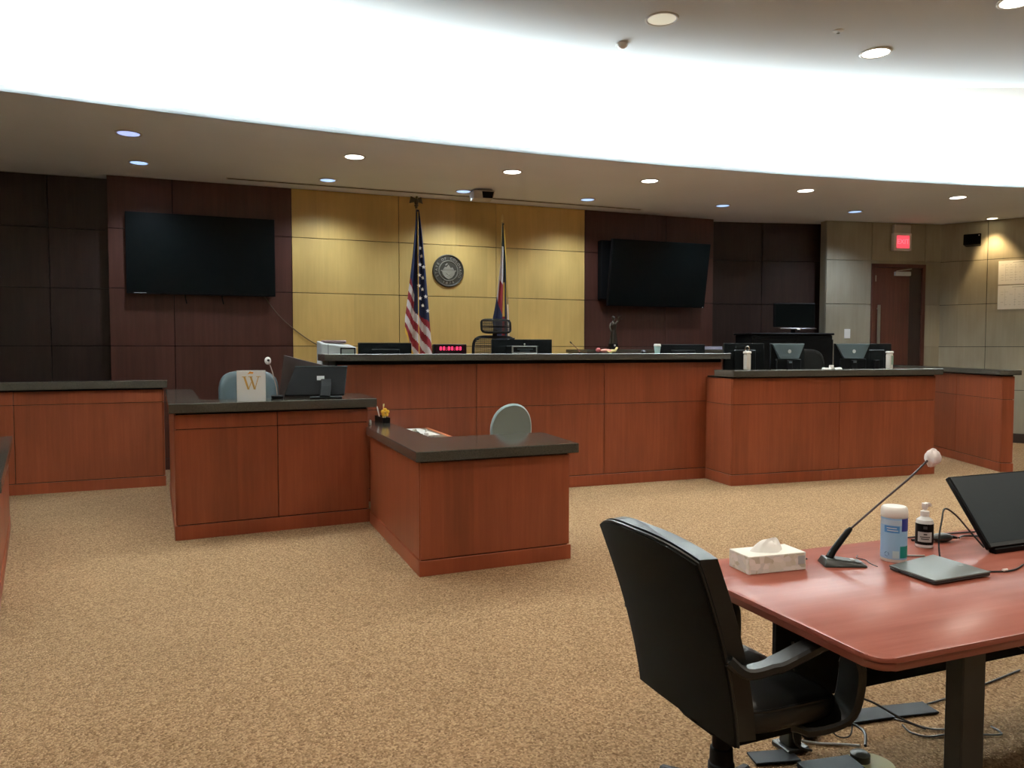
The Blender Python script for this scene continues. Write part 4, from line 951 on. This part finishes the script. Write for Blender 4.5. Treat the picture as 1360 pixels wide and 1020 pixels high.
mk('stapler_arm', B().hull8([(-.08, -.016, .02), (.09, -.016, .02), (.09, .016, .02), (-.08, .016, .02), (-.08, -.012, .055), (.08, -.012, .035), (.08, .012, .035), (-.08, .012, .055)], .006, 2), mat('stapler_dark', (.03, .028, .035), .3), t)
mk('stapler_hinge', B().box(-.085, -.06, -.014, .014, .01, .03), STEEL, t)
t = thing('tape_dispenser', 'dark green tape dispenser right of the stapler', 'tape dispenser', (1.74, 6.88, .735), R(40))
mk('dispenser_body', B().yprism([(-.07, 0), (.07, 0), (.075, .03), (.03, .035), (.0, .06), (-.05, .06), (-.075, .03)], -.022, .022, .004), mat('dispenser_green', (.035, .04, .025), .4), t)
mk('tape_roll', B().tube([(-.03, -.011, .055), (-.03, .011, .055)], .028, 18), mat('tape_clear', (.5, .47, .38), .3), t, True)
t = thing('correction_bottle', 'small white bottle beside the tape dispenser on the small desk', 'bottle', (1.81, 6.80, .735), 0)
mk('bottle_body', B().lathe([(0, 0), (.02, 0), (.021, .05), (.012, .06), (0, .06)], n=16), WHITE, t, True); mk('bottle_cap', B().lathe([(.011, .058), (.010, .085), (0, .086)], n=12), WHITE, t, True)
t = thing('silver_pen', 'short silver pen at the edge of the small desk', 'pen', (1.90, 6.86, .742), 0)
mk('pen_barrel', B().tube([(0, .03, 0), (.04, -.06, .0)], .006, 8), STEEL, t, True); mk('pen_clip', B().box(.0, .004, .0, .03, .005, .008), CHROME, t)

# ---------------------------------------------------------------- foreground table
t = thing('conference_table', 'polished reddish wooden table with rounded corners and black legs in the foreground', 'table', (3.0, 1.93, 0))
def rrect(x0, x1, y0, y1, r, n=8):
    o = []
    for cx, cy, a0 in ((x1 - r, y1 - r, 0), (x0 + r, y1 - r, 90), (x0 + r, y0 + r, 180), (x1 - r, y0 + r, 270)):
        for k in range(n + 1): a = R(a0 + 90 * k / n); o.append((cx + r * math.cos(a), cy + r * math.sin(a)))
    return o
b = B().prism(rrect(1.585, 4.6, 1.462, 2.41, .055), .735, .75, .005, 2)
mk('tabletop', b, TABLEW, t, True, world=True, angle=25)
mk('edge_band', B().prism(rrect(1.588, 4.597, 1.465, 2.407, .053), .713, .735, .006, 2), mat('table_edge_wood', (.20, .05, .03), .3, coat=.3), t, True, world=True, angle=25)
mk('under_frame', B().prism(rrect(1.72, 4.48, 1.60, 2.36, .01, 1), .66, .713), BLACKM, t, world=True)
mk('modesty_panel', B().box(1.95, 4.3, 2.28, 2.30, .21, .66), BLACKM, t, world=True)
LEGM = mat('table_leg_black', (.022, .024, .022), .45)
for y, r_ in ((1.60, .047), (2.33, .031)):
    for x in (2.07, 4.1): mk('leg', B().box(x - r_, x + r_, y - .03, y + .03, .02, .665, .004), LEGM, t, world=True)
for x in (2.07, 4.1):
    for y in (1.60, 2.33): mk('foot_plate', B().box(x - .05, x + .05, y - .05, y + .05, 0, .02, .004), LEGM, t, world=True)

# tissue box
t = thing('tissue_box', 'white tissue box with pale leaf pattern on the near left of the table', 'tissue box', (1.885, 2.255, .75), R(-4))
TB = mat('tissue_box_print', (.8, .8, .74), .6)
v = coords(TB, (26, 26, 34)); vo = nd(TB, 'ShaderNodeTexVoronoi', feature='F1'); vo.inputs['Scale'].default_value = 1.6; lk(TB, v, vo.inputs['Vector'])
setc(TB, ramp(TB, vo.outputs['Color'], [(.2, (.62, .62, .50)), (.42, (.80, .81, .72)), (.6, (.93, .92, .88)), (.8, (.74, .76, .72))]))
mk('box_walls', B().box(-.122, .118, -.062, .062, 0, .062, .0015), TB, t)
mk('box_top', B().box(-.121, .117, -.061, .061, .062, .0635), mat('box_top_white', (.95, .95, .90), .6), t)
mk('barcode_patch', B().box(.085, .112, -.0632, -.062, .022, .052), mat('patch_grey', (.45, .50, .52), .6), t)
rng = random.Random(3)
def tissue(u, v):
    a = 2 * math.pi * u; rr = (1 - v) ** .8
    x = .065 * rr * math.cos(a) * (1 + .12 * math.sin(3 * a)) - .004 + .02 * v; y = .034 * rr * math.sin(a) * (1 + .15 * math.sin(4 * a + 1)) - .02 * v * 0
    z = .0638 + .036 * math.sin(min(1.57, v * 2.1)) * (1 + .18 * math.sin(2 * a + .7)) + .004 * math.sin(7 * a) * v
    return (x, y, z)
mk('tissue', B().grid(tissue, 36, 10, closeu=True), mat('tissue_white', (.97, .97, .95), .9), t, True)
# gooseneck microphone in front
t = thing('desk_microphone', 'long black gooseneck microphone with a white foam tip on the foreground table', 'microphone', (2.165, 2.185, .75), R(-26))
b = B().hull8([(-.075, -.048, 0), (.085, -.040, 0), (.085, .040, 0), (-.075, .048, 0), (-.065, -.030, .030), (.080, -.034, .010), (.080, .034, .010), (-.065, .030, .030)], .006, 2)
mk('mic_base', b, mat('mic_base_grey', (.03, .036, .034), .32), t, True)
mk('base_panel', B().hull8([(-.03, -.026, .026), (.07, -.028, .0135), (.07, .028, .0135), (-.03, .026, .026), (-.03, -.024, .0275), (.068, -.026, .015), (.068, .026, .015), (-.03, .024, .0275)]), mat('mic_panel', (.05, .058, .054), .3), t)
mk('touch_key', B().box(.03, .045, -.012, .012, .019, .0225), LGREY, t)
def loc_of(t_, p): return wmat(t_).inverted() @ Vector(p)
p0 = Vector((-.045, 0, .025)); tipw = loc_of(t, (2.68, 2.25, 1.115)); d = (tipw - p0)
m1 = p0 + d * .20 + Vector((.0, 0, .03)); mk('neck_collar', B().tube([p0, p0 + d * .04 + Vector((0, 0, .012)), m1 - d * .03, m1], [.014, .0125, .0115, .008], 12), BLACK, t, True)
mk('gooseneck', B().tube(curve([m1, p0 + d * .5 + Vector((0, 0, .016)), p0 + d * .8 + Vector((0, 0, .0)), tipw], 8), .0042, 8), mat('neck_dark_red', (.03, .010, .010), .35), t, True)
def foam(u, v):
    a = 2 * math.pi * u; ph = math.pi * (v - .5); r = .0285 * (1 + .10 * math.sin(3 * a + 4 * v) + .07 * math.sin(5 * a - 7 * v) + .05 * math.sin(9 * a + 11 * v))
    c = tipw + Vector((.008, 0, .0))
    return (c.x + r * math.cos(ph) * math.cos(a), c.y + r * math.cos(ph) * math.sin(a), c.z + r * 1.15 * math.sin(ph))
FOAM = mat('foam_pinkish_white', (.93, .87, .87), .7)
mk('foam_cover', B().grid(foam, 28, 16, closeu=True), FOAM, t, True)
mk('foam_tail', B().tube([tipw + Vector((0, -.0, -.02)), tipw + Vector((-.002, 0, -.038))], [.016, .006], 10), FOAM, t, True)
tag(mk('microphone_cable', B().tube(curve([(2.072, 2.26, .762), (2.03, 2.34, .757), (1.985, 2.395, .757), (1.975, 2.405, .757)]), .0035, 6), CABLE, smooth=True), 'thin black microphone cable running to the far table edge beside the tissue box', 'cable')
# wipes canister
t = thing('wipes_canister', 'tall white canister of wipes with a blue label', 'canister', (2.40, 2.165, .75), R(20))
mk('canister_body', B().lathe([(0, 0), (.0435, 0), (.0455, .004), (.0455, .172), (0, .172)], n=36), mat('canister_white', (.93, .94, .93), .35), t, True)
LBL = mat('label_blue', (.36, .62, .92), .4)
def cyl(a0, a1, z0, z1, r=.0461, n=20):
    b = B(); b.grid(lambda u, v: (r * math.cos(R(a0 + (a1 - a0) * u)), r * math.sin(R(a0 + (a1 - a0) * u)), z0 + (z1 - z0) * v), n, 1); return b
mk('label_wrap', cyl(0, 360, .012, .166, n=40), LBL, t, True)
mk('label_band', cyl(158, 226, .112, .138, .0464), mat('label_midblue', (.10, .33, .75), .4), t, True)
mk('label_sky', cyl(120, 236, .140, .160, .0463), mat('label_sky', (.55, .70, .88), .4), t, True)
mk('label_navy', cyl(236, 300, .118, .166, .0465), mat('label_navy', (.035, .06, .33), .4), t, True)
mk('label_green', cyl(230, 300, .018, .062, .0465), mat('label_teal', (.02, .30, .26), .4), t, True)
mk('label_barcode', cyl(198, 226, .016, .044, .0465), mat('label_pale', (.6, .78, .9), .5), t, True)
b = B()
for a, w, z in ((170, 44, .128), (172, 48, .119)): b.grid(lambda u, v, a=a, w=w, z=z: (.0467 * math.cos(R(a + w * u)), .0467 * math.sin(R(a + w * u)), z + .003 * v), 8, 1)
mk('label_print', b, mat('label_white', (.8, .88, .95), .5), t, True)
b = B()
for k in range(3):
    c_ = R(172); a0 = 90 + 120 * k
    P_ = [(.0078 * math.cos(R(a0 + i * 11)), .0078 * math.sin(R(a0 + i * 11))) for i in range(9)]
    b.tube([(.0468 * math.cos(c_ + x / .0468), .0468 * math.sin(c_ + x / .0468), .030 + z) for x, z in P_], .0009, 4)
mk('recycle_mark', b, mat('label_ink', (.03, .10, .4), .5), t)
mk('canister_lid', B().lathe([(.0462, .168), (.0475, .170), (.0475, .188), (.045, .202), (.040, .207), (.0, .209)], n=36), mat('lid_white', (.95, .95, .93), .35), t, True)
# pump bottle
t = thing('pump_bottle', 'clear pump bottle of hand gel with a black label', 'bottle', (2.675, 2.265, .75), R(20))
GEL = mat('clear_gel', (.82, .84, .84), .12, trans=.08)
mk('bottle_body', B().lathe([(0, 0), (.030, 0), (.033, .004), (.033, .100), (.030, .112), (.018, .122), (.013, .126), (.013, .132), (0, .132)], n=28), GEL, t, True)
mk('label_black', B().lathe([(.0334, .014), (.0336, .014), (.0336, .098), (.0334, .098)], n=28), BLACK, t, True)
mk('label_panel', cyl(158, 250, .026, .066, .0342), mat('label_greypanel', (.42, .43, .42), .5), t, True)
b = B()
for a, w, z, h in ((180, 50, .036, .004), (174, 62, .044, .004), (196, 22, .054, .006), (194, 24, .078, .012)): b.grid(lambda u, v, a=a, w=w, z=z, h=h: (.0346 * math.cos(R(a + w * u)), .0346 * math.sin(R(a + w * u)), z + h * v), 8, 1)
mk('label_print', b, [mat('label_ink_dark', (.05, .05, .05), .5)], t)
mk('pump_collar', B().lathe([(.015, .126), (.016, .128), (.016, .146), (.006, .150), (.005, .162), (0, .162)], n=20), WHITE, t, True)
mk('pump_nozzle', B().flat([(-.014, 0, .172), (.012, 0, .174), (.036, -.0, .170), (.050, 0, .162)], .014, .012, (0, 1, 0)).lathe([(0, .150), (.010, .155), (.012, .165), (.012, .178), (0, .180)], n=14), WHITE, t, True)
# closed laptop
t = thing('closed_laptop', 'closed dark grey laptop lying on the table in front of the canister', 'laptop', (2.405, 1.995, .75), R(0))
cn = [Vector((2.27, 2.085)), Vector((2.262, 1.888)), Vector((2.537, 1.895)), Vector((2.545, 2.135))]
cn = [(c_.x - 2.405, c_.y - 2.015) for c_ in cn][::-1]
def inset(pts, k): cx = sum(p[0] for p in pts) / 4; cy = sum(p[1] for p in pts) / 4; return [(cx + (x - cx) * k, cy + (y - cy) * k) for x, y in pts]
mk('laptop_base', B().prism(inset(cn, .985)[::-1], .004, .0115, .0015), mat('laptop_base', (.045, .05, .05), .35), t)
mk('laptop_lid', B().prism(cn[::-1], .0125, .0195, .002), mat('laptop_lid', (.105, .12, .115), .38), t)
mk('port_row', B().box(-.135, -.1335, -.06, .03, .006, .0095), BLACK, t)
for p_ in inset(cn, .85): mk('rubber_foot', B().lathe([(0, 0), (.006, 0), (.006, .004), (0, .004)], (p_[0], p_[1], 0), 10), RUBBER, t)
mk('lid_badge', B().box(.095, .115, -.03, -.022, .0195, .0199), mat('lid_lettering', (.25, .27, .27), .3), t)
# large tilted display
t = thing('tilted_display', 'large black display leaning back on the table at the right picture edge', 'monitor', (3.085, 2.09, .75), 0)
def T3(b): b.rot('X', R(-37), (0, 0, .022)); return b
mk('display_housing', T3(B().box(-.275, .30, -.008, .014, .020, .335, .004, 2)), BLACK, t)
mk('display_face', T3(B().box(-.268, .293, -.0095, -.008, .040, .328)), mat('display_glass', (.020, .034, .044), .4), t)
mk('lower_bezel', T3(B().box(-.268, .293, -.0105, -.008, .024, .039)), mat('bezel_grey', (.05, .06, .065), .4), t)
mk('hinge_bar', B().box(-.25, .28, -.012, .02, .0, .022, .004), BLACK, t)
mk('rear_stand', B().flat([(0, .02, .01), (0, .20, .012), (0, .15, .14)], .12, .012, (1, 0, 0)), BLACK, t)
t = thing('power_adapter', 'black oval cable adapter lying behind the pump bottle', 'adapter', (2.815, 2.30, .75), R(-10))
mk('adapter_body', B().ell((0, 0, .018), .05, .028, .018, 18, 8), mat('adapter_grey', (.03, .035, .035), .35), t, True)
mk('strain_relief', B().tube([(-.045, 0, .018), (-.075, .005, .014)], [.008, .005], 8).tube([(.045, 0, .018), (.07, -.005, .014)], [.008, .005], 8), CABLE, t, True)
def cable(label, pts, r=.0035, m=CABLE, name='cable', n=8):
    return tag(mk(name, B().tube(curve(pts, n), r, 6), m, smooth=True), label, 'cable')
cable('black cable looping up in a peak behind the closed laptop', [(2.575, 2.11, .757), (2.58, 2.12, .82), (2.605, 2.13, .89), (2.645, 2.15, .930), (2.70, 2.145, .90), (2.765, 2.13, .83), (2.80, 2.10, .775)], .0035)
cable('grey cable from behind the canister to the laptop corner', [(2.44, 2.235, .7535), (2.46, 2.20, .7535), (2.50, 2.175, .7535), (2.55, 2.155, .7535)], .0035, CABLEG)
cable('thick black cord behind the pump bottle running toward the tilted display', [(2.70, 2.345, .756), (2.76, 2.335, .756), (2.79, 2.315, .757)], .005)
cable('black cord from the adapter to the tilted display', [(2.915, 2.30, .757), (2.97, 2.315, .757), (3.05, 2.28, .757), (3.12, 2.27, .757)], .004)
cable('thin straight cable lying along the far table edge', [(2.73, 2.39, .754), (2.9, 2.385, .754), (3.1, 2.36, .754)], .003)
cable('cable with a white tag leaving the right corner of the laptop', [(2.545, 1.93, .757), (2.58, 1.915, .754), (2.64, 1.895, .754), (2.70, 1.90, .754), (2.78, 1.93, .754)], .0032)
tag(mk('cable_tag', B().tube([(2.628, 1.8975, .7585), (2.648, 1.8955, .7585)], .0045, 8), WHITE), 'white tag on the cable right of the laptop', 'tag')
cable('thin wavy wire left of the wipes canister', [(2.315, 2.255, .753), (2.285, 2.23, .753), (2.29, 2.19, .753), (2.27, 2.15, .753), (2.262, 2.11, .753)], .0016)

# ---------------------------------------------------------------- things on the floor under the table
def strip(label, pts, w, m=RUBBER):
    return tag(mk('cable_cover', B().flat(pts, w, .008, (-.15, 1, 0)), m), label, 'cable cover')
strip('flat black cable cover on the carpet left of the floor box', [(1.87, 2.31, .008), (1.99, 2.28, .008), (2.04, 2.27, .008)], .085)
strip('long flat black cable cover running to the right under the table', [(2.22, 2.45, .008), (2.5, 2.42, .010), (2.68, 2.40, .008), (2.86, 2.37, .007)], .10)
t = thing('black_power_box', 'flat dark grey box on the carpet at the bottom edge below the table', 'power supply', (2.075, 2.08, 0), R(-8))
mk('case', B().box(-.11, .11, -.10, .10, 0, .035, .004), mat('box_slate', (.018, .022, .023), .6, spec=.2), t)
mk('case_seam', B().box(-.111, .111, -.101, .101, .018, .02), BLACKM, t)
t = thing('floor_outlet', 'round brass floor outlet with a black plug in it', 'outlet', (2.26, 2.12, 0), 0)
mk('outlet_ring', B().lathe([(0, .0), (.085, .0), (.085, .006), (.075, .010), (0, .010)], n=32), mat('outlet_cream', (.62, .56, .28), .4), t, True)
mk('plug', B().lathe([(0, .01), (.035, .01), (.035, .035), (.02, .045), (0, .045)], (-.02, .03, 0), 20), mat('plug_dark', (.05, .045, .03), .4), t, True)
t = thing('cable_spool', 'dark oval cable reel beside the thin table leg', 'adapter', (2.20, 2.37, 0), R(20))
mk('reel_body', B().ell((0, 0, .026), .05, .035, .026, 16, 8), mat('reel_dark', (.02, .02, .024), .5), t, True)
mk('reel_cord', B().tube([(-.045, 0, .03), (-.08, .03, .02), (-.09, .04, .006)], .005, 8), CABLE, t, True)
cable('thick black cord curling from the reel to the floor outlet', [(2.24, 2.38, .02), (2.32, 2.40, .03), (2.36, 2.34, .05), (2.36, 2.25, .05), (2.28, 2.165, .05)], .006)
cable('black cable arching over the long cable cover', [(2.27, 2.36, .008), (2.30, 2.40, .09), (2.40, 2.42, .12), (2.52, 2.38, .09), (2.62, 2.30, .03), (2.68, 2.24, .006)], .0045)
cable('thin cable hanging from the table down to the floor in a loop', [(2.30, 2.26, .62), (2.31, 2.30, .30), (2.36, 2.34, .16), (2.38, 2.33, .07), (2.33, 2.29, .02), (2.28, 2.31, .02), (2.27, 2.35, .06)], .003)
cable('pale grey cable snaking from the leg to the floor outlet', [(2.10, 2.38, .01), (2.18, 2.31, .008), (2.26, 2.27, .008), (2.29, 2.20, .03)], .005, CABLEG)
cable('thin cable on the carpet between the cable cover and the near table leg', [(2.62, 2.38, .006), (2.66, 2.30, .006), (2.72, 2.22, .006), (2.86, 2.2, .006)], .0035)
cable('small curl of black cable at the foot of the near table leg', [(2.62, 2.30, .006), (2.60, 2.24, .006), (2.64, 2.19, .006), (2.76, 2.17, .006), (2.86, 2.12, .006), (2.93, 2.10, .006), (2.95, 2.16, .006)], .0038)
cable('straight black cable running right across the carpet under the table', [(2.86, 2.40, .006), (3.1, 2.42, .006), (3.6, 2.5, .006)], .004)
cable('black cord wound down the thin table leg', [(2.02, 2.27, .45), (2.03, 2.27, .2), (2.05, 2.28, .05), (2.12, 2.27, .01)], .005, mat('cord_grey', (.03, .032, .032), .6))
